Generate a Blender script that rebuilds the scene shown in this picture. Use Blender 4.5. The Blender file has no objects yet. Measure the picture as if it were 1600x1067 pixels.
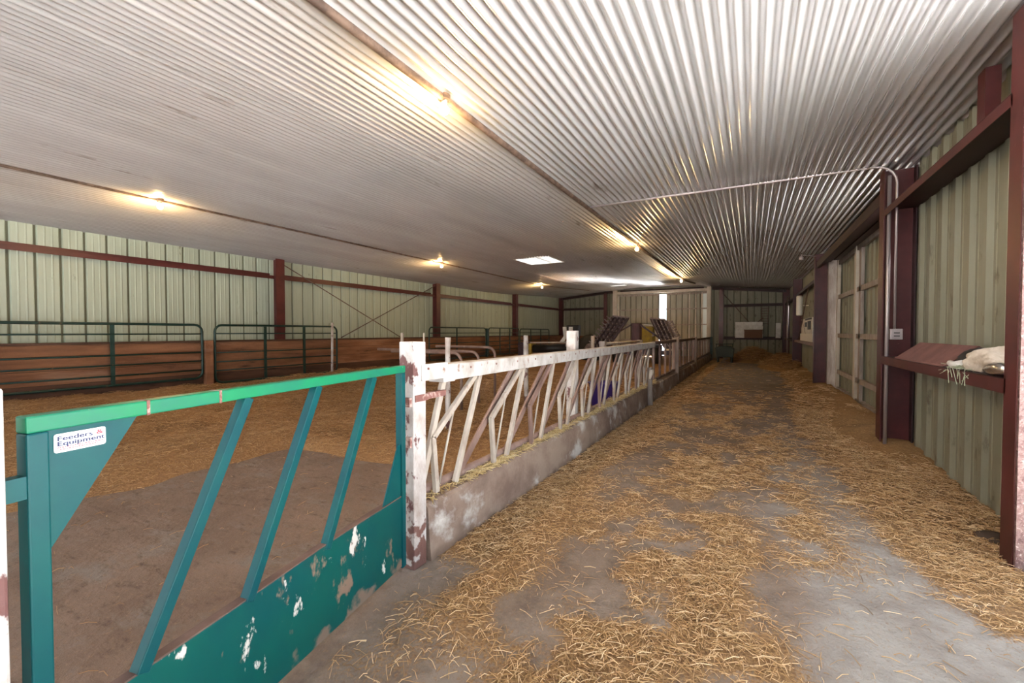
import bpy, bmesh, math, random
import numpy as np
from mathutils import Vector, Matrix

random.seed(7)
rng = np.random.default_rng(11)
C = bpy.context.scene.collection
SC = bpy.context.scene
PI = math.pi

# ------------------------------------------------------------------ camera, sky, lights, exposure
cam_d = bpy.data.cameras.new('camera')
cam_d.sensor_width = 36.0
cam_d.lens = 36.0 * 673.0 / 1600.0
cam_d.clip_start = 0.05
cam_d.clip_end = 300
cam = bpy.data.objects.new('camera', cam_d)
C.objects.link(cam)
cam.location = (0, 0, 1.35)
cam.rotation_euler = (math.radians(90 - 1.266), 0, math.radians(29.06))
SC.camera = cam

world = bpy.data.worlds.new('sky')
SC.world = world
world.use_nodes = True
wn = world.node_tree
bg = wn.nodes['Background']
bg.inputs['Color'].default_value = (0.80, 0.90, 1.0, 1)
bg.inputs['Strength'].default_value = 2.3

SC.view_settings.view_transform = 'Standard'
SC.view_settings.look = 'None'
SC.view_settings.gamma = 1.0
SC.view_settings.use_curve_mapping = False
SC.view_settings.exposure = 0.58

def portal(name, loc, rot, sx, sy):
    l = bpy.data.lights.new(name, 'AREA')
    l.shape = 'RECTANGLE'; l.size = sx; l.size_y = sy
    l.cycles.is_portal = True
    o = bpy.data.objects.new(name, l); C.objects.link(o)
    o.location = loc; o.rotation_euler = rot
    return o
# daylight comes in through the open side door beside the camera and the end behind it, opened wide for extra daylight
portal('side_door_daylight', (1.72, 1.0, 1.6), (0, PI/2, 0), 3.2, 5.3)
sun = bpy.data.lights.new('sun', 'SUN'); sun.energy = 108.0; sun.angle = .01; sun.color = (1.0, .98, .96)
sun_o = bpy.data.objects.new('sun', sun); C.objects.link(sun_o); sun_o.location = (20, 40, 40)
sun_o.rotation_euler = Vector((-.10, -.62, -.85)).to_track_quat('-Z', 'Y').to_euler()   # high sun over the far gable, lights the yard
portal('open_end_daylight', (-4.4, -5.2, 1.65), (-PI/2, 0, 0), 11.4, 3.2)

# ------------------------------------------------------------------ materials
def _n(nt, t, **kw):
    n = nt.nodes.new(t)
    for k, v in kw.items(): setattr(n, k, v)
    return n

def pbr(name, c1, c2=None, scale=4.0, stretch=(1, 1, 1), thr=(0.4, 0.6), rough=0.6, metal=0.0,
        bump=0.0, bscale=60.0, c3=None, scale3=12.0, thr3=(0.6, 0.66), detail=6.0, spec=0.4, bstretch=None,
        c4=None, scale4=2.0, thr4=(0.6, 0.75), low=None):
    m = bpy.data.materials.new(name); m.use_nodes = True
    nt = m.node_tree; b = nt.nodes['Principled BSDF']; L = nt.links.new
    b.inputs['Roughness'].default_value = rough
    b.inputs['Metallic'].default_value = metal
    b.inputs['Specular IOR Level'].default_value = spec
    geo = _n(nt, 'ShaderNodeNewGeometry')
    mp = _n(nt, 'ShaderNodeMapping'); mp.inputs['Scale'].default_value = stretch
    L(geo.outputs['Position'], mp.inputs['Vector'])
    def layer(prev, col, sc, th, off):
        nz = _n(nt, 'ShaderNodeTexNoise'); nz.inputs['Scale'].default_value = sc; nz.inputs['Detail'].default_value = detail
        nz.inputs['Roughness'].default_value = 0.62
        ad = _n(nt, 'ShaderNodeVectorMath'); ad.operation = 'ADD'; ad.inputs[1].default_value = (off, off * 1.7, off * .6)
        L(mp.outputs['Vector'], ad.inputs[0]); L(ad.outputs[0], nz.inputs['Vector'])
        mr = _n(nt, 'ShaderNodeMapRange'); mr.inputs['From Min'].default_value = th[0]; mr.inputs['From Max'].default_value = th[1]
        L(nz.outputs['Fac'], mr.inputs['Value'])
        mx = _n(nt, 'ShaderNodeMix'); mx.data_type = 'RGBA'
        L(mr.outputs['Result'], mx.inputs['Factor'])
        if isinstance(prev, tuple): mx.inputs['A'].default_value = (*prev, 1)
        else: L(prev, mx.inputs['A'])
        mx.inputs['B'].default_value = (*col, 1)
        return mx.outputs['Result']
    out = c1
    if c2: out = layer(out, c2, scale, thr, 0.0)
    if c4: out = layer(out, c4, scale4, thr4, 17.0)
    if c3: out = layer(out, c3, scale3, thr3, 41.0)
    if low:   # mud and rust splashed up from the floor: (colour, height, fade, noise scale)
        sp = _n(nt, 'ShaderNodeSeparateXYZ'); L(geo.outputs['Position'], sp.inputs[0])
        nz = _n(nt, 'ShaderNodeTexNoise'); nz.inputs['Scale'].default_value = low[3]; nz.inputs['Detail'].default_value = 7
        L(geo.outputs['Position'], nz.inputs['Vector'])
        ma = _n(nt, 'ShaderNodeMath'); ma.operation = 'MULTIPLY_ADD'; ma.inputs[1].default_value = low[1]*2.2; ma.inputs[2].default_value = -low[1]*.6
        L(nz.outputs['Fac'], ma.inputs[0])
        sb = _n(nt, 'ShaderNodeMath'); sb.operation = 'SUBTRACT'; L(ma.outputs[0], sb.inputs[0]); L(sp.outputs['Z'], sb.inputs[1])
        mr = _n(nt, 'ShaderNodeMapRange'); mr.inputs['From Min'].default_value = 0; mr.inputs['From Max'].default_value = low[2]
        L(sb.outputs[0], mr.inputs['Value'])
        mx = _n(nt, 'ShaderNodeMix'); mx.data_type = 'RGBA'; L(mr.outputs['Result'], mx.inputs['Factor'])
        if isinstance(out, tuple): mx.inputs['A'].default_value = (*out, 1)
        else: L(out, mx.inputs['A'])
        mx.inputs['B'].default_value = (*low[0], 1); out = mx.outputs['Result']
    if isinstance(out, tuple): b.inputs['Base Color'].default_value = (*out, 1)
    else: L(out, b.inputs['Base Color'])
    if bump:
        nz = _n(nt, 'ShaderNodeTexNoise'); nz.inputs['Scale'].default_value = bscale; nz.inputs['Detail'].default_value = 8
        if bstretch:
            m2 = _n(nt, 'ShaderNodeMapping'); m2.inputs['Scale'].default_value = bstretch
            L(geo.outputs['Position'], m2.inputs['Vector']); L(m2.outputs['Vector'], nz.inputs['Vector'])
        else: L(geo.outputs['Position'], nz.inputs['Vector'])
        bp = _n(nt, 'ShaderNodeBump'); bp.inputs['Strength'].default_value = bump; bp.inputs['Distance'].default_value = 0.02
        L(nz.outputs['Fac'], bp.inputs['Height']); L(bp.outputs['Normal'], b.inputs['Normal'])
    return m

def emit(name, col, s):
    m = bpy.data.materials.new(name); m.use_nodes = True
    b = m.node_tree.nodes['Principled BSDF']
    b.inputs['Base Color'].default_value = (*col, 1)
    b.inputs['Emission Color'].default_value = (*col, 1)
    b.inputs['Emission Strength'].default_value = s
    return m

M = {}
M['galv'] = pbr('galvanised_sheet', (.78, .79, .81), (.60, .60, .61), 1.2, (1, .25, 1), (.35, .7), rough=.20, metal=.55,
                c3=(.22, .15, .11), scale3=3.0, thr3=(.64, .78))
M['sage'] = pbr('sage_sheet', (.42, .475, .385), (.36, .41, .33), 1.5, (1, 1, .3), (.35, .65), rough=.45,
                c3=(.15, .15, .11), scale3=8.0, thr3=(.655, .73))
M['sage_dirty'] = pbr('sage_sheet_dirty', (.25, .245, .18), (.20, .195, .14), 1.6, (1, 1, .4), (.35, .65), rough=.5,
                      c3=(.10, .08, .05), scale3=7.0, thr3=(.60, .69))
M['seam'] = pbr('seam_dark', (.13, .14, .10), rough=.8)  # flat dark colour for the groove bottoms of the sheets
M['oxide'] = pbr('red_oxide_steel', (.090, .019, .019), (.066, .014, .014), 3, rough=.42, c3=(.20, .09, .08), scale3=22, thr3=(.70, .76))
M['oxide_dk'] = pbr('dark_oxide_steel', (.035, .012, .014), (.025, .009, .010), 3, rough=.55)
M['board'] = pbr('stained_board', (.30, .145, .075), (.17, .075, .04), 3.2, (1, .28, 2.2), (.35, .65), rough=.8,
                 c3=(.06, .03, .02), scale3=5, thr3=(.62, .74), c4=(.36, .22, .15), scale4=1.7, thr4=(.58, .75), bump=.3, bscale=30)
M['board_wet'] = pbr('wet_stained_board', (.115, .055, .034), (.06, .03, .02), 3.2, (1, .28, 2.2), (.35, .65), rough=.7,
                     c3=(.03, .016, .011), scale3=5, thr3=(.58, .72), bump=.3, bscale=30)
M['board_gap'] = pbr('board_gap', (.03, .016, .012), rough=.9)
M['white_rust'] = pbr('chipped_white_paint', (.55, .525, .51), (.36, .30, .265), 9, (1, 1, .6), (.42, .66), rough=.55,
                      c3=(.14, .06, .055), scale3=9.0, thr3=(.575, .61), low=((.17, .085, .07), .40, .04, 11.0), bump=.25, bscale=45)
M['white_worn'] = pbr('worn_white_paint', (.50, .49, .475), (.33, .285, .25), 9, (1, 1, .6), (.42, .68), rough=.5,
                      c3=(.26, .16, .12), scale3=18, thr3=(.62, .69))
M['bar_pale'] = pbr('bar_paint_pale', (.47, .42, .36), (.30, .24, .195), 7, (1, 1, .5), (.4, .68), rough=.5,
                    c3=(.26, .15, .11), scale3=14, thr3=(.60, .70))
M['bar_brown'] = pbr('bar_paint_brown', (.27, .18, .15), (.17, .105, .085), 6, (1, 1, .5), (.4, .68), rough=.5,
                     c3=(.55, .46, .38), scale3=9, thr3=(.62, .74))
M['bar_dark'] = pbr('bar_rust_dark', (.165, .105, .085), (.10, .06, .05), 5, (1, 1, .5), rough=.7)
M['rust'] = pbr('rust', (.22, .10, .085), (.50, .38, .34), 20, thr=(.5, .62), rough=.85, bump=.4)
M['teal'] = pbr('teal_paint', (.0015, .060, .073), (.002, .078, .079), 3, rough=.42, spec=.2, c3=(.55, .60, .55), scale3=9.0, thr3=(.735, .75))
M['teal_sheet'] = pbr('teal_sheet_paint', (.0015, .068, .071), (.002, .083, .072), 3, (1, 1, .55), rough=.42, spec=.2,
                      c3=(.60, .58, .54), scale3=9.0, thr3=(.64, .67), c4=(.22, .15, .11), scale4=6.0, thr4=(.60, .64), low=((.20, .145, .11), .16, .03, 9.0))
M['emerald'] = pbr('emerald_paint', (.008, .20, .085), (.012, .16, .095), 5, rough=.42, spec=.25, c3=(.42, .36, .26), scale3=14, thr3=(.66, .70))
M['tube_green'] = pbr('dark_green_tube', (.010, .042, .036), (.007, .03, .026), 5, rough=.4, c3=(.12, .08, .05), scale3=9, thr3=(.62, .7))
M['sticker'] = pbr('sticker_white', (.82, .82, .85), rough=.35)
M['ink_blue'] = pbr('ink_navy', (.02, .03, .10), rough=.5)
M['ink_red'] = pbr('ink_red', (.55, .06, .09), rough=.5)
M['curb'] = pbr('curb_concrete', (.33, .25, .195), (.20, .135, .105), 2.8, (1, 1, 1.2), (.38, .62), rough=.85,
                c3=(.58, .56, .53), scale3=2.4, thr3=(.54, .66), low=((.16, .105, .075), .10, .08, 6.0), bump=.35, bscale=40)
M['conduit'] = pbr('grey_conduit', (.42, .37, .37), rough=.4, metal=.5)
M['conduit_dk'] = pbr('grimy_conduit', (.07, .045, .035), (.15, .10, .075), 8, rough=.7)
M['wood_white'] = pbr('white_timber', (.66, .61, .53), (.55, .49, .41), 4, (1, 1, .4), rough=.6)
M['wood_grey'] = pbr('grey_timber', (.42, .37, .33), (.30, .25, .22), 5, (3, 3, .5), rough=.8, c3=(.10, .08, .07), scale3=14, thr3=(.66, .7))
M['door_sheet'] = pbr('door_sheet', (.42, .41, .34), (.35, .34, .27), 2, (1, 1, .4), rough=.5)
M['door_pale'] = pbr('pale_door_strip', (.62, .68, .68), rough=.35)
M['black'] = pbr('black_rubber', (.02, .02, .022), rough=.5)
M['darksteel'] = pbr('dark_implement_steel', (.075, .05, .065), (.045, .03, .04), 8, rough=.45)
M['tine'] = pbr('worn_tine_steel', (.30, .26, .28), rough=.35, metal=.6)
M['maroon_box'] = pbr('maroon_tower', (.12, .045, .055), (.07, .03, .035), 5, (1, 1, .3), rough=.5)
M['yellow'] = pbr('yellow_paint', (.52, .38, .04), (.34, .25, .05), 4, rough=.5)
M['white'] = pbr('plain_white', (.75, .74, .70), (.6, .58, .54), 5, rough=.5)
M['white_plastic'] = pbr('white_plastic', (.78, .75, .66), rough=.4)
M['brown_box'] = pbr('brown_card', (.16, .085, .055), rough=.85)
M['redboard'] = pbr('red_brown_cover', (.22, .105, .095), (.17, .08, .072), 6, rough=.75)
M['pink_jamb'] = pbr('flaking_pink_jamb', (.20, .125, .115), (.12, .06, .056), 30, thr=(.42, .6), rough=.55,
                     c3=(.40, .32, .30), scale3=55, thr3=(.58, .66), bump=.6, bscale=70)
M['sack'] = pbr('sack_cloth', (.74, .67, .58), (.60, .52, .43), 12, rough=.85, bump=.3, bscale=50)
M['twine'] = pbr('baler_twine', (.42, .48, .34), rough=.8)
M['purple'] = pbr('purple_plastic', (.045, .022, .16), rough=.35)
M['cartgreen'] = pbr('dark_cart', (.025, .04, .033), rough=.5)
M['gravel'] = pbr('yard_gravel', (.42, .41, .40), (.34, .33, .32), 3, rough=.9)
M['manure'] = pbr('dung', (.055, .035, .025), rough=.9)
M['bulb'] = emit('bulb_glass', (1.0, .74, .36), 40.0)
M['skin_cream'] = pbr('socket_cream', (.45, .40, .33), rough=.5)

def glass_mat():
    m = bpy.data.materials.new('skylight_pane'); m.use_nodes = True
    b = m.node_tree.nodes['Principled BSDF']
    b.inputs['Base Color'].default_value = (.9, .93, .95, 1)
    b.inputs['Roughness'].default_value = .4
    b.inputs['Transmission Weight'].default_value = .95
    b.inputs['IOR'].default_value = 1.1
    return m
M['pane'] = glass_mat()

def straw_mat(name, dark, mid, light):
    m = bpy.data.materials.new(name); m.use_nodes = True
    nt = m.node_tree; b = nt.nodes['Principled BSDF']
    a = _n(nt, 'ShaderNodeAttribute'); a.attribute_name = 'tone'
    cr = _n(nt, 'ShaderNodeValToRGB')
    cr.color_ramp.elements[0].color = (*dark, 1); cr.color_ramp.elements[1].color = (*light, 1)
    e = cr.color_ramp.elements.new(.5); e.color = (*mid, 1)
    nt.links.new(a.outputs['Fac'], cr.inputs['Fac']); nt.links.new(cr.outputs['Color'], b.inputs['Base Color'])
    b.inputs['Roughness'].default_value = .5
    return m
M['straw'] = straw_mat('straw_gold', (.15, .075, .030), (.50, .30, .13), (.90, .70, .44))
M['straw_bed'] = straw_mat('straw_trodden', (.13, .065, .028), (.38, .21, .086), (.70, .46, .22))
M['straw_pale'] = straw_mat('straw_pale', (.38, .25, .10), (.62, .47, .22), (.85, .74, .48))

def bed_mat(name, a, b_, c, sc=26):
    return pbr(name, a, b_, sc, (1, 1, 1), (.35, .65), rough=.9, c3=c, scale3=sc * 2.2, thr3=(.55, .66), bump=.9, bscale=38,
               c4=tuple(x * .55 for x in a), scale4=1.3, thr4=(.5, .72))
M['bed'] = bed_mat('bedding', (.27, .145, .062), (.38, .215, .095), (.48, .30, .14))
M['heap'] = bed_mat('straw_heap', (.27, .15, .06), (.36, .21, .085), (.46, .30, .13))

def floor_mat():
    m = bpy.data.materials.new('barn_floor'); m.use_nodes = True
    nt = m.node_tree; b = nt.nodes['Principled BSDF']; L = nt.links.new
    geo = _n(nt, 'ShaderNodeNewGeometry'); sep = _n(nt, 'ShaderNodeSeparateXYZ'); L(geo.outputs['Position'], sep.inputs[0])
    def noise(sc, det=8, st=None):
        z = _n(nt, 'ShaderNodeTexNoise'); z.inputs['Scale'].default_value = sc; z.inputs['Detail'].default_value = det; z.inputs['Roughness'].default_value = .65
        if st:
            mp = _n(nt, 'ShaderNodeMapping'); mp.inputs['Scale'].default_value = st; L(geo.outputs['Position'], mp.inputs['Vector']); L(mp.outputs['Vector'], z.inputs['Vector'])
        else: L(geo.outputs['Position'], z.inputs['Vector'])
        return z.outputs['Fac']
    def rng_(v, a, c):
        r = _n(nt, 'ShaderNodeMapRange'); r.inputs['From Min'].default_value = a; r.inputs['From Max'].default_value = c; L(v, r.inputs['Value']); return r.outputs['Result']
    def mix(f, A, B):
        x = _n(nt, 'ShaderNodeMix'); x.data_type = 'RGBA'
        L(f, x.inputs['Factor'])
        for s, k in ((A, 'A'), (B, 'B')):
            if isinstance(s, tuple): x.inputs[k].default_value = (*s, 1)
            else: L(s, x.inputs[k])
        return x.outputs['Result']
    pen = mix(rng_(noise(1.6), .35, .68), (.165, .108, .080), (.245, .175, .135))
    pen = mix(rng_(noise(2.6, 10, (1, 1.8, 1)), .52, .66), pen, (.22, .185, .16))
    pen = mix(rng_(noise(7, 10, (1, 2.2, 1)), .55, .70), pen, (.105, .064, .044))
    pen = mix(rng_(noise(30, 6), .60, .72), pen, (.30, .21, .14))
    ais = mix(rng_(noise(1.1), .36, .60), (.25, .205, .17), (.165, .115, .083))
    ais = mix(rng_(noise(5.5, 10), .50, .70), ais, (.125, .09, .068))
    ais = mix(rng_(noise(30, 6), .60, .72), ais, (.30, .21, .13))
    ais = mix(rng_(noise(14), .58, .75), ais, (.16, .115, .085))
    sw = _n(nt, 'ShaderNodeAttribute'); sw.attribute_name = 'swept'
    clean = mix(rng_(noise(3.2, 10), .40, .66), (.30, .275, .25), (.20, .17, .15))
    ais = mix(sw.outputs['Fac'], ais, clean)
    side = rng_(sep.outputs['X'], -1.75, -1.65)
    col = mix(side, pen, ais)
    at = _n(nt, 'ShaderNodeAttribute'); at.attribute_name = 'chaff'
    mu = _n(nt, 'ShaderNodeMath'); mu.operation = 'MULTIPLY_ADD'; mu.inputs[1].default_value = .75; L(at.outputs['Fac'], mu.inputs[0])
    nf = noise(46, 4, (1.6, .8, 1)); mm = _n(nt, 'ShaderNodeMath'); mm.operation = 'MULTIPLY_ADD'; mm.inputs[1].default_value = 1.3; mm.inputs[2].default_value = -.62
    L(nf, mm.inputs[0]); L(mm.outputs[0], mu.inputs[2])
    chaffc = mix(rng_(noise(70, 3), .4, .62), (.18, .095, .040), (.36, .215, .092))
    col = mix(rng_(mu.outputs[0], .12, .42), col, chaffc)
    L(col, b.inputs['Base Color'])
    b.inputs['Roughness'].default_value = .82
    bp = _n(nt, 'ShaderNodeBump'); bp.inputs['Strength'].default_value = .75; bp.inputs['Distance'].default_value = .03
    L(noise(16, 12), bp.inputs['Height']); L(bp.outputs['Normal'], b.inputs['Normal'])
    return m
M['floor'] = floor_mat()

# ------------------------------------------------------------------ building helpers
ORI = {}
class MB:
    def __init__(s): s.v = []; s.f = []; s.mi = []
    def add(s, vs, fs, mi=0):
        o = len(s.v); s.v += [tuple(p) for p in vs]; s.f += [tuple(o + i for i in f) for f in fs]; s.mi += [mi] * len(fs); return s
    def box(s, a, b, mi=0):
        x0, y0, z0 = (min(a[i], b[i]) for i in range(3)); x1, y1, z1 = (max(a[i], b[i]) for i in range(3))
        return s.add([(x0,y0,z0),(x1,y0,z0),(x1,y1,z0),(x0,y1,z0),(x0,y0,z1),(x1,y0,z1),(x1,y1,z1),(x0,y1,z1)],
              [(0,3,2,1),(4,5,6,7),(0,1,5,4),(1,2,6,5),(2,3,7,6),(3,0,4,7)], mi)
    def beam(s, p, q, w, h, up=(0,0,1), mi=0):
        p, q = Vector(p), Vector(q); d = (q - p).normalized(); u = Vector(up)
        a = d.cross(u)
        if a.length < 1e-4: a = d.cross(Vector((1,0,0)))
        a.normalize(); b = a.cross(d).normalized(); vs = []
        for e in (p, q):
            for i, j in ((-1,-1),(1,-1),(1,1),(-1,1)): vs.append(e + a*(i*w/2) + b*(j*h/2))
        return s.add(vs, [(3,2,1,0),(4,5,6,7),(0,1,5,4),(1,2,6,5),(2,3,7,6),(3,0,4,7)], mi)
    def tube(s, pts, r, n=10, closed=False, caps=True, mi=0):
        pts = [Vector(p) for p in pts]; m = len(pts); rings = []
        rr = r if isinstance(r, (list, tuple)) else [r]*m
        prev = None
        for i, p in enumerate(pts):
            a = pts[i-1] if (i > 0 or closed) else p
            b = pts[(i+1) % m] if (i < m-1 or closed) else p
            d = (b - a).normalized()
            if prev is None:
                u = d.cross(Vector((0,0,1)))
                if u.length < 1e-3: u = d.cross(Vector((1,0,0)))
            else: u = prev - d*prev.dot(d)
            u.normalize(); prev = u; w = d.cross(u)
            rings.append([p + (u*math.cos(2*PI*k/n) + w*math.sin(2*PI*k/n))*rr[i] for k in range(n)])
        vs = [v for ring in rings for v in ring]; fs = []
        for i in range(m if closed else m-1):
            j = (i+1) % m
            for k in range(n): fs.append((i*n+k, i*n+(k+1)%n, j*n+(k+1)%n, j*n+k))
        if caps and not closed:
            fs.append(tuple(reversed(range(n)))); fs.append(tuple((m-1)*n+k for k in range(n)))
        return s.add(vs, fs, mi)
    def prism(s, poly, ext, mi=0):
        n = len(poly); e = Vector(ext); a = [Vector(p) for p in poly]; vs = a + [p + e for p in a]
        fs = [tuple(reversed(range(n))), tuple(range(n, 2*n))] + [(i, (i+1)%n, n+(i+1)%n, n+i) for i in range(n)]
        return s.add(vs, fs, mi)
    def lathe(s, prof, c=(0,0,0), n=20, mi=0):
        vs = []; fs = []; c = Vector(c); m = len(prof)
        for r, z in prof:
            for k in range(n): vs.append(c + Vector((r*math.cos(2*PI*k/n), r*math.sin(2*PI*k/n), z)))
        for i in range(m-1):
            for k in range(n): fs.append((i*n+k, i*n+(k+1)%n, (i+1)*n+(k+1)%n, (i+1)*n+k))
        fs.append(tuple(reversed(range(n)))); fs.append(tuple((m-1)*n+k for k in range(n)))
        return s.add(vs, fs, mi)

def build(name, mb, mats, parent=None, smooth=False, bevel=0.0):
    me = bpy.data.meshes.new(name)
    if not isinstance(mats, (list, tuple)): mats = [mats]
    vs = np.array([tuple(v) for v in mb.v], float)
    if parent is None:
        lo, hi = vs.min(0), vs.max(0); org = np.array([(lo[0]+hi[0])/2, (lo[1]+hi[1])/2, lo[2]])
    else: org = np.array(ORI[parent.name])
    me.from_pydata((vs - org).tolist(), [], mb.f)
    for m in mats: me.materials.append(M[m])
    if len(mats) > 1: me.polygons.foreach_set('material_index', mb.mi)
    bm = bmesh.new(); bm.from_mesh(me); bmesh.ops.recalc_face_normals(bm, faces=bm.faces)
    bm.to_mesh(me); bm.free()
    if smooth: me.polygons.foreach_set('use_smooth', [True]*len(me.polygons))
    me.update()
    o = bpy.data.objects.new(name, me); C.objects.link(o)
    if parent is None: o.location = org
    else: o.parent = parent
    ORI[o.name] = tuple(org)
    if bevel:
        md = o.modifiers.new('edge', 'BEVEL'); md.width = bevel; md.segments = 2; md.limit_method = 'ANGLE'
    return o

def tag(o, label, cat, group=None, kind=None):
    o['label'] = label; o['category'] = cat
    if group: o['group'] = group
    if kind: o['kind'] = kind
    return o
def thing(name, loc, label, cat, group=None, kind=None):
    o = bpy.data.objects.new(name, None); C.objects.link(o); o.location = loc; o.empty_display_size = .1
    ORI[o.name] = tuple(loc)
    return tag(o, label, cat, group, kind)
def struct(name, mb, mats, **kw):
    o = build(name, mb, mats, **kw)
    if kw.get('parent') is None: o['kind'] = 'structure'
    return o

def lattice(seed, n=64):
    return np.random.default_rng(seed).random((n, n))
def vnoise(x, y, t):
    n = t.shape[0]; xi = np.floor(x).astype(int); yi = np.floor(y).astype(int); fx = x - xi; fy = y - yi
    fx = fx*fx*(3-2*fx); fy = fy*fy*(3-2*fy)
    a = t[xi % n, yi % n]; b = t[(xi+1) % n, yi % n]; c = t[xi % n, (yi+1) % n]; d = t[(xi+1) % n, (yi+1) % n]
    return (a*(1-fx)+b*fx)*(1-fy) + (c*(1-fx)+d*fx)*fy
T1, T2, T3 = lattice(1), lattice(2), lattice(3)
def fbm(x, y, s, t=T1):
    return (vnoise(x*s, y*s, t)*.5 + vnoise(x*s*2.1+5, y*s*2.1+9, t)*.28 + vnoise(x*s*4.3+11, y*s*4.3+2, t)*.22)
def ss(a, b, x):
    t = np.clip((np.asarray(x, float)-a)/(b-a), 0, 1); return t*t*(3-2*t)

# ------------------------------------------------------------------ levels of the place
XL, XR = -10.39, 1.62          # wall sheets
YB, YF = -5.2, 24.79           # open end, far wall
FR = [6.5, 12.6, 18.7, 24.6]   # steel frames
near_p = ([-10.5, -7.72, -5.0, -2.18, 1.7], [3.13, 3.345, 3.41, 3.265, 3.225])
far_p = ([-10.5, -7.4, -4.6, -1.9, 1.7], [3.42, 3.72, 3.86, 3.72, 3.40])
def zceil(x, y):
    t = ss(15.5, 24.9, y)
    return np.interp(x, *near_p)*(1-t) + np.interp(x, *far_p)*t

# ------------------------------------------------------------------ ceiling (corrugated sheet, ribs along the barn)
SKY = [(-5.83, -4.80, 10.65, 11.70), (-6.10, -5.40, 20.72, 21.22)]
def make_ceiling():
    p = .0826; n = int((1.7+10.5)/p)*8
    xs = np.linspace(-10.5, -10.5 + n*p/8, n+1)
    ys = sorted(set([YB, 0, 2, 4, 6, 8, 9.5] + [10.65, 11.70] + list(np.linspace(13, 24.9, 14)) + [20.72, 21.22]))
    ys = np.array(ys); X, Y = np.meshgrid(xs, ys)
    Z = zceil(X, Y) + .0195*np.sin(2*PI*X/p) - .006*((X+10.5)/(p*8) % 1) + (fbm(X, Y, .9)-.5)*.008
    V = np.stack([X, Y, Z], -1).reshape(-1, 3); mb = MB(); mb.v = [tuple(v) for v in V]
    w = len(xs)
    for j in range(len(ys)-1):
        yc = (ys[j]+ys[j+1])/2
        for i in range(w-1):
            xc = (xs[i]+xs[i+1])/2
            if any(a < xc < b and c < yc < d for a, b, c, d in SKY): continue
            mb.f.append((j*w+i, j*w+i+1, (j+1)*w+i+1, (j+1)*w+i)); mb.mi.append(0)
    struct('ceiling', mb, 'galv', smooth=True)
make_ceiling()
for i, (a, b, c, d) in enumerate(SKY):
    z0 = float(zceil((a+b)/2, (c+d)/2)); t = .03
    r = MB()
    for lo, hi in (((a-t, c-t), (b+t, c)), ((a-t, d), (b+t, d+t)), ((a-t, c), (a, d)), ((b, c), (b+t, d))):
        r.box((*lo, z0-.025), (*hi, z0+.38))
    w = struct('window_%d' % (i+1), r, 'white')
    g = MB().box((a, c, z0+.34), (b, d, z0+.352)); build('pane', g, 'pane', parent=w)
    if i == 0:
        g = MB().box((a+.62, c, z0-.01), (a+.66, d, z0+.03)); build('glazing_bar', g, 'white', parent=w)

# ------------------------------------------------------------------ profiled wall sheets
def sheet(mb, p0, d, length, z0, z1, out, pitch=.3048, phase=0.0, rib=-.03, ztop=None, wbase=.056, wtop=.026, minor=.004, gm=1):
    # p0: xy start, d: direction, out: outward normal; rib<0 = groove going outward (seen from indoors)
    p0 = Vector((*p0, 0)); d = Vector((*d, 0)); out = Vector((*out, 0))
    pts = []; s = phase - pitch
    while s < length + pitch:
        for o, h in ((-wbase/2, 0), (-wtop/2, -rib), (wtop/2, -rib), (wbase/2, 0),
                     (pitch*.30, 0), (pitch*.33, -minor), (pitch*.37, -minor), (pitch*.40, 0), (pitch*.60, 0), (pitch*.63, -minor), (pitch*.67, -minor), (pitch*.70, 0)):
            pts.append((s+o, h))
        s += pitch
    pts = [q for q in pts if 0 <= q[0] <= length]
    pts = [(0, 0)] + pts + [(length, 0)]
    o = len(mb.v)
    for s, h in pts:
        q = p0 + d*s + out*h
        zt = z1 if ztop is None else float(ztop(q.x, q.y))
        mb.v += [(q.x, q.y, z0), (q.x, q.y, zt)]
    for i in range(len(pts)-1):
        a = o + 2*i
        mid = (pts[i][1] + pts[i+1][1])/2
        mb.f.append((a, a+2, a+3, a+1)); mb.mi.append(gm if mid > .026 else 0)
    return mb

mb = MB(); sheet(mb, (XL, YB), (0, 1), YF-YB, 0, 3.2, (-1, 0), phase=(2.126-YB) % .3048, ztop=lambda x, y: zceil(-10.4, y)+.03)
struct('wall_left', mb, ['sage', 'seam'])
# plank wall along the foot of the left wall
b = MB()
zz = [0, .235, .47, .705, .94, 1.135]
for i in range(5): b.box((-10.30, YB, zz[i]+.004), (-10.08, YF-.2, zz[i+1]-.004), 2 if i < 2 else 0)
b.box((-10.29, YB, .0), (-10.095, YF-.2, 1.13), 1)
b.box((-10.32, YB, 1.135), (-10.05, YF-.2, 1.168), 2)
struct('baseboard_left', b, ['board', 'board_gap', 'board_wet'])

# right wall: side-door opening Y -1.6..3.5 beside the camera, sliding-door opening 6.75..12.45, sheet elsewhere
mb = MB()
zt = lambda x, y: zceil(1.62, y)+.03
sheet(mb, (XR, YB), (0, 1), -1.6-YB, 0, 3.2, (1, 0), ztop=zt, rib=.03, wbase=.11, wtop=.05, gm=0)
sheet(mb, (XR, 3.55), (0, 1), 6.55-3.55, 0, 3.2, (1, 0), ztop=zt, rib=.03, wbase=.13, wtop=.06, phase=.30, gm=0)
sheet(mb, (XR, 12.62), (0, 1), YF-12.62, 0, 3.2, (1, 0), ztop=zt, rib=.03, wbase=.11, wtop=.05, gm=0)
mb.box((XR, -1.6, 2.95), (XR+.02, 3.55, 3.26))
struct('wall_right', mb, ['sage_dirty', 'seam'])
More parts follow.
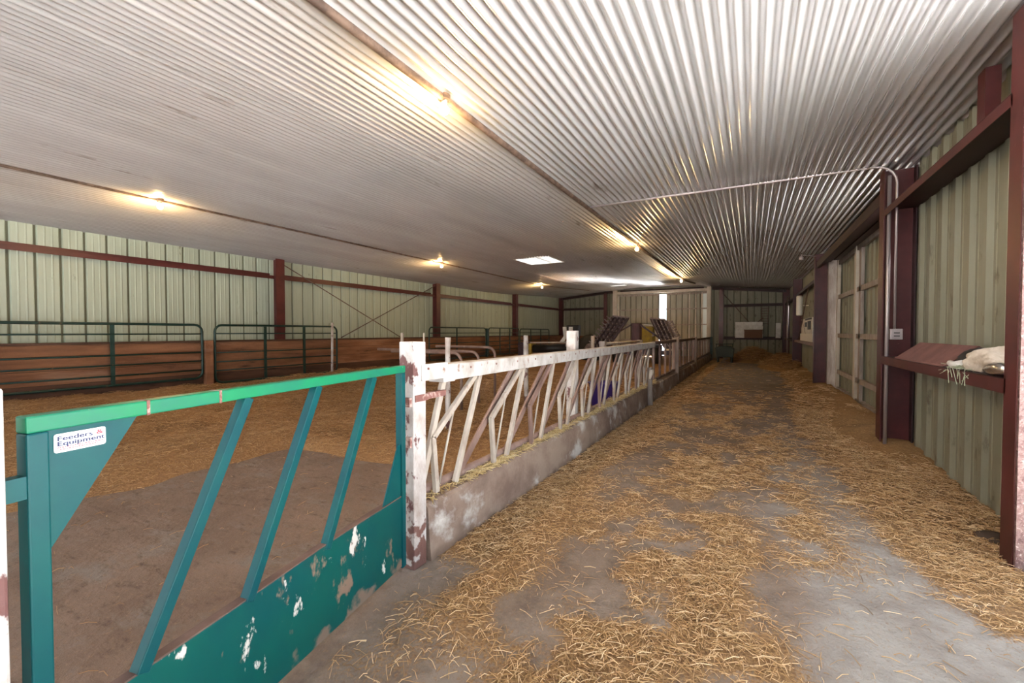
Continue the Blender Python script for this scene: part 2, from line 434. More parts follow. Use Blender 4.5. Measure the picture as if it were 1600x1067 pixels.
# far wall left and right of the doorway
mb = MB()
ztf = lambda x, y: zceil(x, 24.8)+.03
sheet(mb, (-10.39, YF), (1, 0), 3.39, 0, 3.4, (0, 1), ztop=ztf, phase=.1)
sheet(mb, (-1.86, YF), (1, 0), 3.48, 0, 3.4, (0, 1), ztop=ztf, phase=.15)
mb.box((-7.0, YF, 3.62), (-1.86, YF+.02, 3.92))
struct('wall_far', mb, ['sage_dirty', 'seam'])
mb = MB().box((-10.36, YF-.10, 0), (-7.0, YF-.03, 1.12)); struct('baseboard_far', mb, 'board')
# unseen end, opened full width to let in more daylight: corner piers and header only
mb = MB().box((-10.4, YB-.05, 0), (-10.0, YB, 3.3)).box((1.2, YB-.05, 0), (1.62, YB, 3.3)).box((-10.4, YB-.05, 3.2), (1.62, YB, 3.45))
struct('wall_back', mb, 'sage_dirty')
# ground outside
mb = MB().box((-40, -40, -.12), (40, 70, -.05)); o = struct('ground', mb, 'gravel')

# ------------------------------------------------------------------ barn floor with chaff
def aisle_density(x, y):
    n1 = fbm(x, y*.55, 2.3, T1); n2 = fbm(x+3, y+7, 5.0, T2); n3 = fbm(x, y*.3, 1.2, T3)
    edge = np.interp(y, [1.5, 2.6, 3.2, 4.2, 6, 9, 14, 17, 22], [1.2, 1.02, .80, .70, .60, .52, .75, .70, .5])
    wob = (n1-.5)*.45 + (n2-.5)*.25
    right = ss(edge-.04, edge+.30, x + wob)*(.55+.6*n2)
    left = ss(-.98, -1.36, x + (n2-.5)*.5)*ss(1.9, 2.3, y)*(.5+.7*n1)
    lane = np.interp(y, [1.0, 2.0, 3.0, 4.0, 5.5, 8.0], [.48, .34, .20, .12, .08, .05])      # swept strip between the two straw bands
    near = ss(lane+.02, lane-.30, x + wob)*ss(-1.5, -1.15, x+wob)*ss(.85, 1.3, y)*ss(4.2, 3.0, y)*ss(.33, .56, n1*.5+n2*.5)*1.05
    near = near*(.55+.45*ss(-1.05, -.75, x + (y-1.6)*-.25 + wob*.5))
    mid = ss(2.6, 3.4, y)*ss(12.5, 8.5, y)*ss(.42, .62, n1*.45+n3*.3+n2*.25)*.85*(.25+.75*ss(edge-.05, edge-.40, x+wob))
    far = ss(9, 11, y)*(.10+.5*ss(.45, .62, n3))*ss(-.3, -1.1, x)
    d = np.maximum.reduce([right, left, near, mid, far])
    def hole(cx, cy, rx, ry, k=1.0): return 1-k*np.exp(-(((x-cx)/rx)**2+((y-cy)/ry)**2))
    d = d*hole(-1.05, 4.5, .22, .7, .85)*hole(-.93, 2.15, .12, .3, .7)*hole(-1.1, 1.2, .3, .3, .8)*hole(-.2, 5.6, .3, 1.2, .4)
    d = np.where((y > 12) & (x < .5) & (x > -1.2), d*.15, d)
    return np.clip(d, 0, 1)
def grid_mesh(name, xs, ys, zf, mat, attr=None, clip=None):
    X, Y = np.meshgrid(xs, ys); Z = zf(X, Y); w = len(xs)
    mb = MB(); mb.v = np.stack([X, Y, Z], -1).reshape(-1, 3).tolist()
    for j in range(len(ys)-1):
        for i in range(w-1):
            if clip is not None and max(Z[j, i], Z[j+1, i], Z[j, i+1], Z[j+1, i+1]) < clip: continue
            mb.f.append((j*w+i, j*w+i+1, (j+1)*w+i+1, (j+1)*w+i)); mb.mi.append(0)
    me = bpy.data.meshes.new(name); me.from_pydata(mb.v, [], mb.f); me.materials.append(M[mat])
    me.polygons.foreach_set('use_smooth', [True]*len(me.polygons))
    for an, fn in (attr or {}).items():
        a = me.attributes.new(an, 'FLOAT', 'POINT'); a.data.foreach_set('value', np.asarray(fn(X, Y), np.float32).reshape(-1))
    o = bpy.data.objects.new(name, me); C.objects.link(o); return o
xs = np.concatenate([[-10.4, -8, -6, -4, -2.5, -1.8], np.arange(-1.7, 1.66, .04)])
ys = np.concatenate([np.arange(YB, .8, 1.0), np.arange(.8, 8, .05), np.arange(8, 25, .12)])
fl = grid_mesh('floor', xs, ys, lambda X, Y: X*0, 'floor', attr={'chaff': lambda X, Y: np.where(X > -1.75, aisle_density(X, Y), 0),
    'swept': lambda X, Y: ss(-.15, .2, X-np.interp(Y, [1, 2, 3, 4, 5.5, 8], [.48, .34, .20, .12, .08, .05])+(fbm(X, Y, 1.6)-.5)*.5)*ss(9, 5, Y) + .6*ss(12, 14, Y)})
fl['kind'] = 'structure'

# trodden straw bedding in the pen
def bed_h(X, Y):
    n = fbm(X, Y, .55, T1); n2 = fbm(X, Y, 1.6, T2)
    d = np.maximum(-(X+4.45)+(n-.5)*1.2, (Y-2.95)+(n-.5)*1.3)
    d = np.maximum(d, -9)
    h = -.06 + np.clip(d+.12, -1, .55)*.22 + (n2-.5)*.16*ss(0, .6, d)+(fbm(X, Y, 3.4, T3)-.5)*.06*ss(0, .5, d)
    h = h + .20*ss(-6.8, -10, X) + .06*np.exp(-((X+5.2)**2/1.2+(Y-2.2)**2/1.1))*ss(0, .4, d)
    return h - .03*ss(-2.3, -1.9, X)
bx = np.arange(-10.2, -1.78, .09); by = np.arange(-1.0, 24.7, .11)
bed = grid_mesh('straw_bedding', bx, by, bed_h, 'bed', clip=-.02)
tag(bed, 'trodden brown straw bedding spread over the pen floor behind the fence', 'straw bedding', kind='stuff')

# ------------------------------------------------------------------ straw stalks
def stalks(name, x, y, z, length, width, mat, tilt=.12, tone=None, heading=None):
    n = len(x); th = rng.random(n)*2*PI if heading is None else heading
    L = length; d = np.stack([np.cos(th), np.sin(th), (rng.random(n)-.4)*2*tilt], -1)
    side = np.stack([-np.sin(th), np.cos(th), np.zeros(n)], -1)
    bend = (rng.random(n)-.5)*.26
    c = np.stack([x, y, z], -1)
    lift = rng.random(n)*.012
    P0 = c - d*L[:, None]*.5; P1 = c + side*(bend*L*.3)[:, None]; P1[:, 2] += lift; P2 = c + d*L[:, None]*.5
    for Pq in (P0, P2): Pq[:, 2] = np.maximum(Pq[:, 2], z - .006)
    w = width[:, None]
    prof = [(-.5, 0.0), (.5, 0.0), (0.0, .8)]
    V = np.empty((n, 9, 3))
    for k, Pq in enumerate((P0, P1, P2)):
        for j, (a, b_) in enumerate(prof):
            V[:, k*3+j] = Pq + side*(a*w) + np.array([0, 0, 1.])*(b_*w)
    base = []
    for k in (0, 1):
        for j in range(3):
            a, b_ = k*3+j, k*3+(j+1) % 3
            base.append((a, b_, b_+3, a+3))
    base = np.array(base)
    F = (np.arange(n)[:, None, None]*9 + base[None]).reshape(-1)
    me = bpy.data.meshes.new(name); nf = n*6
    me.vertices.add(n*9); me.vertices.foreach_set('co', V.reshape(-1).astype(np.float32))
    me.loops.add(nf*4); me.loops.foreach_set('vertex_index', F.astype(np.int32))
    me.polygons.add(nf); me.polygons.foreach_set('loop_start', (np.arange(nf)*4).astype(np.int32))
    me.update(calc_edges=True)
    if tone is None: tone = np.clip(rng.normal(.5, .22, n), 0, 1)
    a = me.attributes.new('tone', 'FLOAT', 'POINT'); a.data.foreach_set('value', np.repeat(tone, 9).astype(np.float32))
    me.materials.append(M[mat]); me.validate()
    o = bpy.data.objects.new(name, me); C.objects.link(o); return o

def sample(n, x0, x1, y0, y1, df):
    x = rng.random(n)*(x1-x0)+x0; y = rng.random(n)*(y1-y0)+y0
    k = rng.random(n) < df(x, y); return x[k], y[k]
A = []
for n, y0, y1, l, w in ((42000, .7, 4.0, (.018, .10), (.0018, .0036)), (40000, 4.0, 9.0, (.03, .13), (.0026, .005)), (16000, 9.0, 22.5, (.08, .22), (.005, .009))):
    x, y = sample(n, -1.62, 1.58, y0, y1, lambda a, b_: np.clip(aisle_density(a, b_)**1.2 + .03, 0, 1))
    m = len(x); A.append((x, y, .004+rng.random(m)*.02*aisle_density(x, y), l[0]+(l[1]-l[0])*rng.random(m)**1.5, w[0]+(w[1]-w[0])*rng.random(m)))
x, y, z, l, w = (np.concatenate(c) for c in zip(*A))
# straw drifts deeper against the right wall
z = z + .10*ss(.9, 1.55, x)*ss(4.5, 8, y)
tag(stalks('straw_litter', x, y, z, l, w, 'straw', tilt=.10), 'loose golden straw scattered along the concrete feed alley', 'straw', kind='stuff')
def drift_h(X, Y): return -.02 + (.10+.10*fbm(X, Y, 1.3))*ss(.85, 1.5, X+(fbm(X, Y, 1.1)-.5)*.3)*ss(4.3, 7.5, Y)
dr = grid_mesh('straw_drift', np.arange(.5, 1.66, .06), np.arange(3.8, 22.8, .1), drift_h, 'heap', clip=.0)
tag(dr, 'low drift of brown straw lying along the foot of the right wall', 'straw', kind='stuff')

def bed_df(x, y):
    h = bed_h(x, y); return np.clip(ss(-.02, .05, h)*ss(13, 5, y) + .02*(h < 0)*(y < 5), 0, 1)
x, y = sample(95000, -10.0, -1.87, .6, 12, bed_df); m = len(x)
k = np.clip(y/6, .7, 1.6)
tag(stalks('loose_bedding_straw', x, y, np.maximum(bed_h(x, y), 0)+.006+rng.random(m)*.02, (.03+.10*rng.random(m))*k, (.0028+.0028*rng.random(m))*k, 'straw_bed', tilt=.16),
    'loose brown straw stalks lying on top of the pen bedding', 'straw', kind='stuff')

# ------------------------------------------------------------------ concrete curb with straw caught on it
mb = MB(); ysn = np.arange(1.96, 22.6, .12)
prev = None
for yv in ysn:
    e = (fbm(np.array(yv), np.array(.3), 2.2)-.5)*.02
    zt_ = .335 - .02*(yv > 8.5) + e*.8
    ring = [(-1.63+e, yv, 0), (-1.655+e, yv, zt_-.02), (-1.675+e, yv, zt_), (-1.82, yv, zt_+.005), (-1.84, yv, zt_-.02), (-1.85, yv, 0)]
    o_ = len(mb.v); mb.v += ring
    if prev is not None:
        for i in range(5): mb.f.append((prev+i, prev+i+1, o_+i+1, o_+i)); mb.mi.append(0)
    prev = o_
mb.f.append((0, 1, 2, 3, 4, 5)); mb.mi.append(0); mb.f.append(tuple(prev+i for i in (5, 4, 3, 2, 1, 0))); mb.mi.append(0)
tag(build('concrete_curb', mb, 'curb', smooth=False), 'long low concrete curb with white stains under the slanted-bar fence', 'curb')
n = 3800; y = 1.98+rng.random(n)**1.1*7.0; x = -1.66-.10*rng.random(n)
kk = rng.random(n) < (.25+.75*ss(.45, .6, fbm(y*0+.4, y, 1.4, T2))+.5*ss(4, 6, y)); x, y = x[kk], y[kk]; n = len(x)
tag(stalks('curb_straw', x, y, .335+rng.random(n)*.03*(1+ss(4, 6, y)), .04+.08*rng.random(n), .003+.002*rng.random(n), 'straw_pale', tilt=.35),
    'pale straw wisps caught along the top of the concrete curb', 'straw', kind='stuff')

# ------------------------------------------------------------------ straw heaps at the end of the alley
def heap(name, cx, cy, rx, ry, h, label):
    n = 40; xs = np.linspace(cx-rx*1.3, cx+rx*1.3, n); ys = np.linspace(cy-ry*1.3, cy+ry*1.3, n)
    f = lambda X, Y: -.03 + h*np.exp(-(((X-cx)/rx)**2+((Y-cy)/ry)**2)*1.6)*(.75+.5*fbm(X, Y, 2.0, T3)) - .08*ss(.6, 1.1, ((X-cx)/rx/1.3)**2+((Y-cy)/ry/1.3)**2)
    xs = xs[(xs < 1.55)]
    o = grid_mesh(name, xs, ys, f, 'heap', clip=.0); tag(o, label, 'straw heap', kind='stuff')
    m = 1500; th = rng.random(m)*2*PI; r = np.sqrt(rng.random(m)); X = cx+rx*r*np.cos(th); Y = cy+ry*r*np.sin(th); k = X < 1.5; X, Y = X[k], Y[k]; m = len(X)
    s = stalks('heap_straw', X, Y, f(X, Y)+.02, .2+.2*rng.random(m), .008+.006*rng.random(m), 'straw_bed', tilt=.3)
    s.parent = o; s['kind'] = 'stuff'
heap('straw_pile', .1, 22.6, 1.0, 1.3, .62, 'low brown straw pile against the far wall under the white boards')
heap('straw_pile', 1.1, 19.6, .75, 2.2, .52, 'brown straw pile against the right wall beyond the third maroon column')

# ------------------------------------------------------------------ steel frame: columns, girts, rods
def column_left(i, y, label):
    t = thing('steel_column', (-10.25, y, 0), label, 'column', 'maroon steel columns')
    ztp = float(zceil(-10.2, y))-.02
    build('flange', MB().box((-10.125, y-.11, 0), (-10.105, y+.11, ztp)), 'oxide', t)
    build('web', MB().box((-10.37, y-.008, 0), (-10.125, y+.008, ztp)), 'oxide', t)
lab = ['maroon steel column on the left wall nearest the camera, with the X rods starting beside it',
       'maroon steel column on the left wall where the X rods end',
       'maroon steel column on the left wall, second from the far corner',
       'dark maroon steel column in the far left corner']
for i, y in enumerate(FR): column_left(i, y, lab[i])

def column_right(y, label, w=.30):
    t = thing('steel_column', (1.47, y, 0), label, 'column', 'maroon steel columns'); ztp = float(zceil(1.45, y))-.02
    build('flange', MB().box((1.31, y-.10, 0), (1.322, y+.10, ztp)), 'oxide', t)
    build('web', MB().box((1.322, y-.008, 0), (1.60, y+.008, ztp)), 'oxide', t)
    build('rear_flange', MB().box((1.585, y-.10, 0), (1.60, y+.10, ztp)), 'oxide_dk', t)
    return t
column_right(FR[0], 'maroon steel column on the right wall carrying the grey electric box and conduit')
column_right(FR[1], 'maroon steel column on the right wall at the far side of the sliding door')
column_right(FR[2], 'maroon steel column on the right wall beside the white cylinder')
column_right(24.55, 'maroon steel column in the far right corner by the straw')
for x, l in ((-7.42, 'dark steel post on the far wall just left of the white door frame'), (-1.36, 'dark steel post on the far wall just right of the white door frame')):
    tag(build('wall_post', MB().box((x-.10, 24.50, 0), (x+.10, 24.52, 3.6)).box((x-.008, 24.52, 0), (x+.008, 24.75, 3.6)), 'oxide'), l, 'post', 'dark posts on the far wall')

def girt(p, q, label, depth=.16, h=.075, inn=(1, 0, 0), mat='oxide', grp='dark red wall girts'):
    # a Z/C channel lying on the wall: web plate plus two lips
    p, q, inn = Vector(p), Vector(q), Vector(inn)
    mb = MB(); d = (q-p); n = inn*depth
    mb.prism([p, q, q+n, p+n], (0, 0, .006), 1)
    mb.prism([p+n, q+n, q+n-inn*.006, p+n-inn*.006], (0, 0, -h))
    mb.prism([p, q, q+inn*.006, p+inn*.006], (0, 0, h))
    return tag(build('wall_girt', mb, [mat, 'oxide_dk' if depth > .25 else mat]), label, 'girt', grp)  # deep channels: dark steel on the plate paints in the shade underneath
ywl = [YB, 6.39, 12.49, 18.59, 24.49]
nm = ['in the bay nearest the camera', 'crossed by the X rods', 'between the second and third maroon columns', 'next to the far corner']
for i in range(4):
    girt((-10.37, ywl[i]+(.22 if i else 0), 2.715), (-10.37, ywl[i+1], 2.715), 'dark red girt high on the left wall ' + nm[i], depth=.19)
for i, (a, b_, z, l) in enumerate(((-10.1, -7.54, 2.72, 'dark girt high on the far wall left of the doors'), (-1.24, 1.3, 2.69, 'dark girt high on the far wall at the right corner'),
                                  (-1.24, 1.3, 1.045, 'low dark girt on the far wall holding the white boards'))):
    girt((a, 24.76, z), (b_, 24.76, z), l, depth=.20, inn=(0, -1, 0), mat='oxide_dk')
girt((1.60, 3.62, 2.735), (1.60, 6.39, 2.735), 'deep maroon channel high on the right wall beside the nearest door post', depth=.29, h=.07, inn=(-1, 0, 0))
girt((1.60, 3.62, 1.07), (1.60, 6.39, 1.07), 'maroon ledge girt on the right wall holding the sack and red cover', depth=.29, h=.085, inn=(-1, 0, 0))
girt((1.60, 12.72, 2.70), (1.60, 18.58, 2.70), 'high dark girt on the right wall above the white cylinder', depth=.2, inn=(-1, 0, 0), mat='oxide_dk')
girt((1.60, 12.72, 1.065), (1.60, 18.58, 1.065), 'pale dusty low girt on the right wall under the white box', depth=.24, inn=(-1, 0, 0), mat='bar_brown')
girt((1.60, 18.82, 2.70), (1.60, 24.4, 2.70), 'high dark girt on the right wall in the far corner bay', depth=.2, inn=(-1, 0, 0), mat='oxide_dk')
girt((1.60, 18.82, 1.065), (1.60, 24.4, 1.065), 'low dark girt on the right wall in the far corner bay', depth=.2, inn=(-1, 0, 0), mat='oxide_dk')
def rod(p, q, label, r=.014):
    tag(build('brace_rod', MB().tube([p, q], r, 8), 'bar_dark', smooth=True), label, 'brace rod', 'steel X-brace rods')
rod((-10.165, 6.65, 3.0), (-10.165, 10.66, 1.19), 'thin dark brace rod on the left wall sloping down away from the camera')
rod((-10.135, 8.30, 1.19), (-10.135, 12.45, 3.04), 'thin dark brace rod on the left wall rising away from the camera')
rod((1.42, 15.0, 2.62), (1.42, 17.75, 1.08), 'dark brace rod on the right wall passing behind the white cylinder', .016)
rod((1.45, 15.33, 1.08), (1.45, 17.4, 2.0), 'short dark brace rod crossing in front of the white box on the right wall', .016)
rod((-1.25, 24.62, 3.27), (.47, 24.62, 1.12), 'dark brace rod on the far wall falling from the steel post to the right', .018)
rod((-.55, 24.58, 1.09), (.50, 24.58, 2.05), 'dark brace rod on the far wall rising across the white boards', .018)
# short posts between the deep channel and the ceiling
tag(build('short_post', MB().box((1.42, 4.30, 2.745), (1.50, 4.42, 3.21)), 'oxide'), 'short maroon post between the deep channel and the metal ceiling', 'post')
# rafters of the far frame
def rafter(name, x0, x1):
    mb = MB(); xs = np.linspace(x0, x1, 10)
    for a, b_ in zip(xs[:-1], xs[1:]):
        za, zb = float(zceil(a, 24.6))-.03, float(zceil(b_, 24.6))-.03
        mb.prism([(a, 24.50, za-.13), (b_, 24.50, zb-.13), (b_, 24.50, zb), (a, 24.50, za)], (0, .2, 0))
    struct(name, mb, 'oxide_dk')
rafter('trim_1', -10.2, -7.05); rafter('trim_2', -1.8, 1.45)

# near door post at the right edge of the view
t = thing('door_post', (1.45, 3.57, 0), 'maroon door post with flaking pink jamb at the right edge', 'post')
build('channel', MB().box((1.31, 3.50, 0), (1.585, 3.64, 3.18)), 'oxide', t)
build('jamb_board', MB().box((1.315, 3.478, 0), (1.60, 3.50, 3.0)), 'pink_jamb', t)

# ------------------------------------------------------------------ far doors in white frame
mb = MB().box((-7.02, 24.60, 0), (-6.78, 24.78, 3.80)); struct('trim_3', mb, 'wood_white', bevel=.01)
mb = MB().box((-2.05, 24.60, 0), (-1.85, 24.78, 3.74)); struct('trim_4', mb, 'wood_white', bevel=.01)
mb = MB().box((-6.78, 24.62, 3.50), (-2.05, 24.76, 3.64)); struct('trim_5', mb, 'wood_white', bevel=.01)
mb = MB().box((-6.6, 24.66, 3.64), (-2.2, 24.74, 3.72)); struct('trim_6', mb, 'oxide_dk')
mb = MB().box((-7.0, 24.88, 3.44), (-1.86, 24.92, 3.95)).box((-7.02, 24.88, 0), (-6.80, 24.92, 3.5)).box((-2.06, 24.88, 0), (-1.84, 24.92, 3.5)); struct('trim_11', mb, 'sage_dirty')  # unseen backing added behind the door frame to stop daylight leaking in
def far_door(name, x0, x1, extra):
    mb = MB(); sheet(mb, (x0, 24.86), (1, 0), x1-x0, .0, 3.56, (0, 1), phase=.2, gm=1); d = struct(name, mb, ['door_sheet', 'seam'])
    for z in (.9, 1.75, 2.6): build('rail', MB().box((x0, 24.80, z-.035), (x1, 24.85, z+.035)), 'wood_grey', d)
    build('head_rail', MB().box((x0, 24.80, 3.38), (x1, 24.85, 3.47)), 'wood_grey', d)
    for x in extra: build('stile', MB().box((x-.035, 24.80, .06), (x+.035, 24.85, 3.45)), 'wood_white', d)
    return d
far_door('door_1', -6.86, -4.47, (-6.72,))
d2 = far_door('door_2', -4.10, -2.03, (-2.92, -2.60, -2.30))
build('pale_strip', MB().box((-2.25, 24.845, .06), (-2.06, 24.855, 3.45)), 'door_pale', d2)

# ------------------------------------------------------------------ sliding side door (third door)
def side_door():
    mb = MB(); sheet(mb, (1.80, 8.30), (0, 1), 4.05, .02, 3.0, (1, 0), rib=.025, wbase=.10, wtop=.05, phase=.1, gm=0)
    d = struct('door_3', mb, ['sage_dirty', 'seam'])
    build('rail', MB().box((1.715, 8.30, .035), (1.812, 12.35, .10)), 'wood_grey', d)
    for z in (2.92, 2.14, 1.27, .45): build('rail', MB().box((1.715, 8.30, z-.045), (1.765, 12.35, z+.045)), 'wood_grey', d)
    for y in (8.36, 10.28, 12.25): build('stile', MB().box((1.70, y-.07, .05), (1.76, y+.07, 3.0)), 'wood_white' if y > 9 else 'wood_grey', d)
    build('stile', MB().box((1.715, 9.85, .08), (1.765, 10.02, 2.95)), 'wood_grey', d)
side_door()
mb = MB().box((1.56, 12.385, 0), (1.82, 12.56, 3.1)).box((1.60, 12.56, 0), (1.64, 12.66, 3.2)); struct('trim_7', mb, 'wood_grey')
mb = MB().box((1.60, 6.6, 2.96), (1.84, 12.0, 3.26)).box((1.60, 12.0, 3.03), (1.84, 12.45, 3.26)); struct('trim_8', mb, 'oxide_dk')
tag(build('track_beam', MB().box((1.33, 6.62, 2.86), (1.40, 12.45, 3.0)).box((1.40, 6.62, 2.98), (1.60, 12.45, 3.0)), 'oxide_dk'), 'dark red track beam above the sliding door on the right wall', 'beam')
mb = MB().box((1.64, 6.6, -.04), (2.0, 12.5, .004)).box((1.74, 6.6, -.04), (2.0, 10.2, .05)); struct('trim_9', mb, 'curb')
# sheet covering the near end of the sliding-door opening
mb = MB(); sheet(mb, (1.78, 6.62), (0, 1), 1.75, .0, 3.0, (1, 0), rib=.025, wbase=.10, wtop=.05, phase=.1, gm=0); struct('trim_10', mb, ['sage_dirty', 'seam'])
tag(build('latch_pipe', MB().tube([(1.335, 6.30, .02), (1.335, 6.30, 3.1)], .018, 8), 'conduit', smooth=True), 'thin pale pipe standing against the inner edge of the nearest right column', 'pipe')

# ------------------------------------------------------------------ conduits, electric box, lamps
def conduit(pts, r, mat, label, n=8):
    return tag(build('conduit', MB().tube(pts, r, n), mat, smooth=True), label, 'conduit')
def run(x, y0, y1): return [(x, float(y), float(zceil(x, y))-.04) for y in np.linspace(y0, y1, 24)]
conduit(run(-2.18, YB+.1, 20.4), .028, 'conduit_dk', 'long grimy conduit on the ceiling along the row of lamps over the fence')
conduit(run(-7.72, YB+.1, 22.5), .018, 'conduit_dk', 'long thin conduit on the ceiling along the row of lamps over the pen')
zc = float(zceil(0, 6.5))
pts = [(-2.15, 6.30, zc-.005), (-.6, 6.30, zc-.018), (1.2, 6.30, zc-.03)] + [(1.2+.2*math.sin(a), 6.30, zc-.03-.2*(1-math.cos(a))) for a in np.linspace(.3, PI/2, 5)] + [(1.40, 6.30, 1.38)]
conduit(pts, .013, 'conduit', 'grey conduit crossing the ceiling and bending down to the electric box')
t = thing('electric_box', (1.415, 6.34, 1.265), 'small grey electric box at the end of the conduit on the maroon column', 'electric box')
build('housing', MB().box((1.36, 6.28, 1.265), (1.47, 6.36, 1.385)), 'conduit', t, bevel=.006)
build('cover', MB().box((1.37, 6.272, 1.275), (1.46, 6.28, 1.375)), 'conduit', t)
build('receptacle', MB().box((1.39, 6.268, 1.335), (1.44, 6.272, 1.345)).box((1.39, 6.268, 1.30), (1.44, 6.272, 1.31)), 'black', t)

rowname = {-2.18: 'over the fence', -7.72: 'over the pen'}
for x in (-2.18, -7.72):
    for k, y in enumerate((2.80, 9.47, 16.2)):
        y = y + (.3 if x < -5 else 0)
        z = float(zceil(x, y))
        t = thing('bulb_lamp', (x, y, z-.02), 'glowing bare bulb %s, %s' % (rowname[x], ['nearest of its row to the camera', 'second in its row', 'furthest of its row, toward the far doors'][k]), 'lamp', 'bare bulb lamps on the ceiling')
        build('junction_box', MB().lathe([(.045, z-.055), (.05, z-.05), (.05, z-.015), (.045, z-.01)], (x, y, 0), 14), 'conduit_dk', t)
        build('socket', MB().lathe([(.022, z-.085), (.026, z-.075), (.026, z-.055)], (x, y, 0), 12), 'skin_cream', t)
        zc_ = z-.085-.045
        pr = [(.038*math.sin(a), zc_-.038*math.cos(a)) for a in np.linspace(.15, 2.4, 9)] + [(.014, z-.082)]
        build('bulb', MB().lathe(pr, (x, y, 0), 16), 'bulb', t, smooth=True)
        l = bpy.data.lights.new('bulb_light', 'POINT'); l.energy = 46; l.color = (1.0, .62, .25); l.shadow_soft_size = .045
        lo = bpy.data.objects.new('bulb_light', l); C.objects.link(lo); lo.location = (x, y, zc_-.06)
tag(build('floodlight', MB().lathe([(.02, 3.02), (.05, 3.03), (.05, 3.08), (.03, 3.12)], (1.0, 12.1, 0), 12).tube([(1.0, 12.1, 3.10), (1.0, 12.1, 3.15), (1.33, 12.52, 3.15)], .012, 6), 'conduit'), 'small unlit lamp head on an arm near the sliding door top', 'lamp')

# ------------------------------------------------------------------ teal gate
GA = Vector((-1.667, 1.79, 0)); GB = Vector((-1.372, .289, 0)); gd = (GB-GA).normalized(); gn = Vector((gd.y, -gd.x, 0))
if gn.x > 0: gn = -gn      # pointing into the pen
def G(s, z, dpt=0.0): p = GA + gd*s + gn*dpt; return (p.x, p.y, z)
def gbar(mb, s0, z0, s1, z1, w=.038, d=.04, dpt=.0):
    # rectangular tube whose front face lies in the gate plane
    e = Vector((s1-s0, z1-z0)).normalized(); nx = Vector((-e.y, e.x))*(w/2)
    poly = [G(s0+nx.x, z0+nx.y, dpt), G(s1+nx.x, z1+nx.y, dpt), G(s1-nx.x, z1-nx.y, dpt), G(s0-nx.x, z0-nx.y, dpt)]
    mb.prism(poly, gn*d); return mb
gate = thing('farm_gate', G(.76, 0, .02), 'teal slanted-bar metal gate with white sticker, nearest the camera', 'gate')
build('top_rail', gbar(MB(), 1.517, 1.146, 0.0, 1.146, .038, .042), 'emerald', gate, bevel=.004)
build('hinge_stile', gbar(MB(), 1.498, .03, 1.498, 1.127, .038, .042), 'teal', gate, bevel=.004)
build('latch_stile', gbar(MB(), .019, .05, .019, 1.127, .036, .042), 'teal', gate, bevel=.004)
for a, b_ in ((.965, 1.300), (.640, .975), (.268, .603)):
    build('slanted_bar', gbar(MB(), b_, .43, a, 1.128, .034, .036, .003), 'teal', gate, bevel=.003)
build('gusset', MB().prism([G(1.479, 1.127, .012), G(1.298, 1.127, .012), G(1.479, .85, .012)], gn*.006), 'teal', gate)
build('gusset', MB().prism([G(.038, .735, .012), G(.062, .735, .012), G(.206, .44, .012), G(.038, .44, .012)], gn*.006), 'teal', gate)
sh = MB(); sh.prism([G(1.479, .06, .008), G(.037, .06, .008), G(.037, .445, .008), G(.6, .452, .008), G(1.0, .44, .008), G(1.479, .43, .008)], gn*.006)
build('kick_sheet', sh, 'teal_sheet', gate)
build('sheet_lip', MB().prism([G(1.479, .43, .008), G(1.0, .44, .008), G(.6, .450, .008), G(.037, .445, .008), G(.037, .451, .008), G(.6, .456, .008), G(1.0, .446, .008), G(1.479, .436, .008)], gn*.035), 'bar_dark', gate)
for s in (1.278, 1.073): build('weld_seam', gbar(MB(), s+.004, 1.146, s-.004, 1.146, .040, .044, -.001), 'rust', gate)
build('hinge', MB().prism([G(1.516, .985, .004), G(1.556, .985, .004), G(1.556, 1.035, .004), G(1.516, 1.035, .004)], gn*.03), 'teal', gate)
build('hinge', MB().prism([G(1.516, .2, .004), G(1.556, .2, .004), G(1.556, .25, .004), G(1.516, .25, .004)], gn*.03), 'teal', gate)
def rrect(s0, s1, z0, z1, r, dpt):
    out = []
    for cx, cz, a0 in ((s0-r, z1-r, 0), (s1+r, z1-r, PI/2), (s1+r, z0+r, PI), (s0-r, z0+r, 1.5*PI)):
        for k in range(5):
            a = a0 + k*PI/8
            out.append(G(cx + r*math.cos(a), cz + r*math.sin(a), dpt))
    return out
st = MB().prism(rrect(1.468, 1.370, 1.071, 1.1145, .005, .0085), gn*.003)
stk = build('sticker', st, 'sticker', gate); stk['label'] = 'white rounded sticker with navy and red lettering'
def lettering(txt, size, s_left, z, mat, ext=.0006, shear=0.0):
    cu = bpy.data.curves.new('lettering', 'FONT'); cu.body = txt; cu.size = size; cu.extrude = ext; cu.shear = shear; cu.offset = size*.018
    tmp = bpy.data.objects.new('lettering_source', cu); C.objects.link(tmp)
    dg = bpy.context.evaluated_depsgraph_get(); dg.update()
    me = bpy.data.meshes.new_from_object(tmp.evaluated_get(dg)); C.objects.unlink(tmp); bpy.data.objects.remove(tmp)
    ex = -gd; up = Vector((0, 0, 1)); nn = ex.cross(up)
    o0 = Vector(G(s_left, z, .0082)); org = Vector(ORI[gate.name])
    stretch = 1.46
    for v in me.vertices: v.co = o0 + ex*(v.co.x*stretch) + up*v.co.y + nn*v.co.z - org
    me.materials.clear(); me.materials.append(M[mat])
    o = bpy.data.objects.new('lettering', me); C.objects.link(o); o.parent = stk; ORI[o.name] = ORI[gate.name]
lettering('Feeders', .0145, 1.4635, 1.0985, 'ink_blue'); lettering('&', .0145, 1.389, 1.0995, 'ink_red'); lettering('Equipment', .0145, 1.4635, 1.0865, 'ink_blue')
ln = MB()
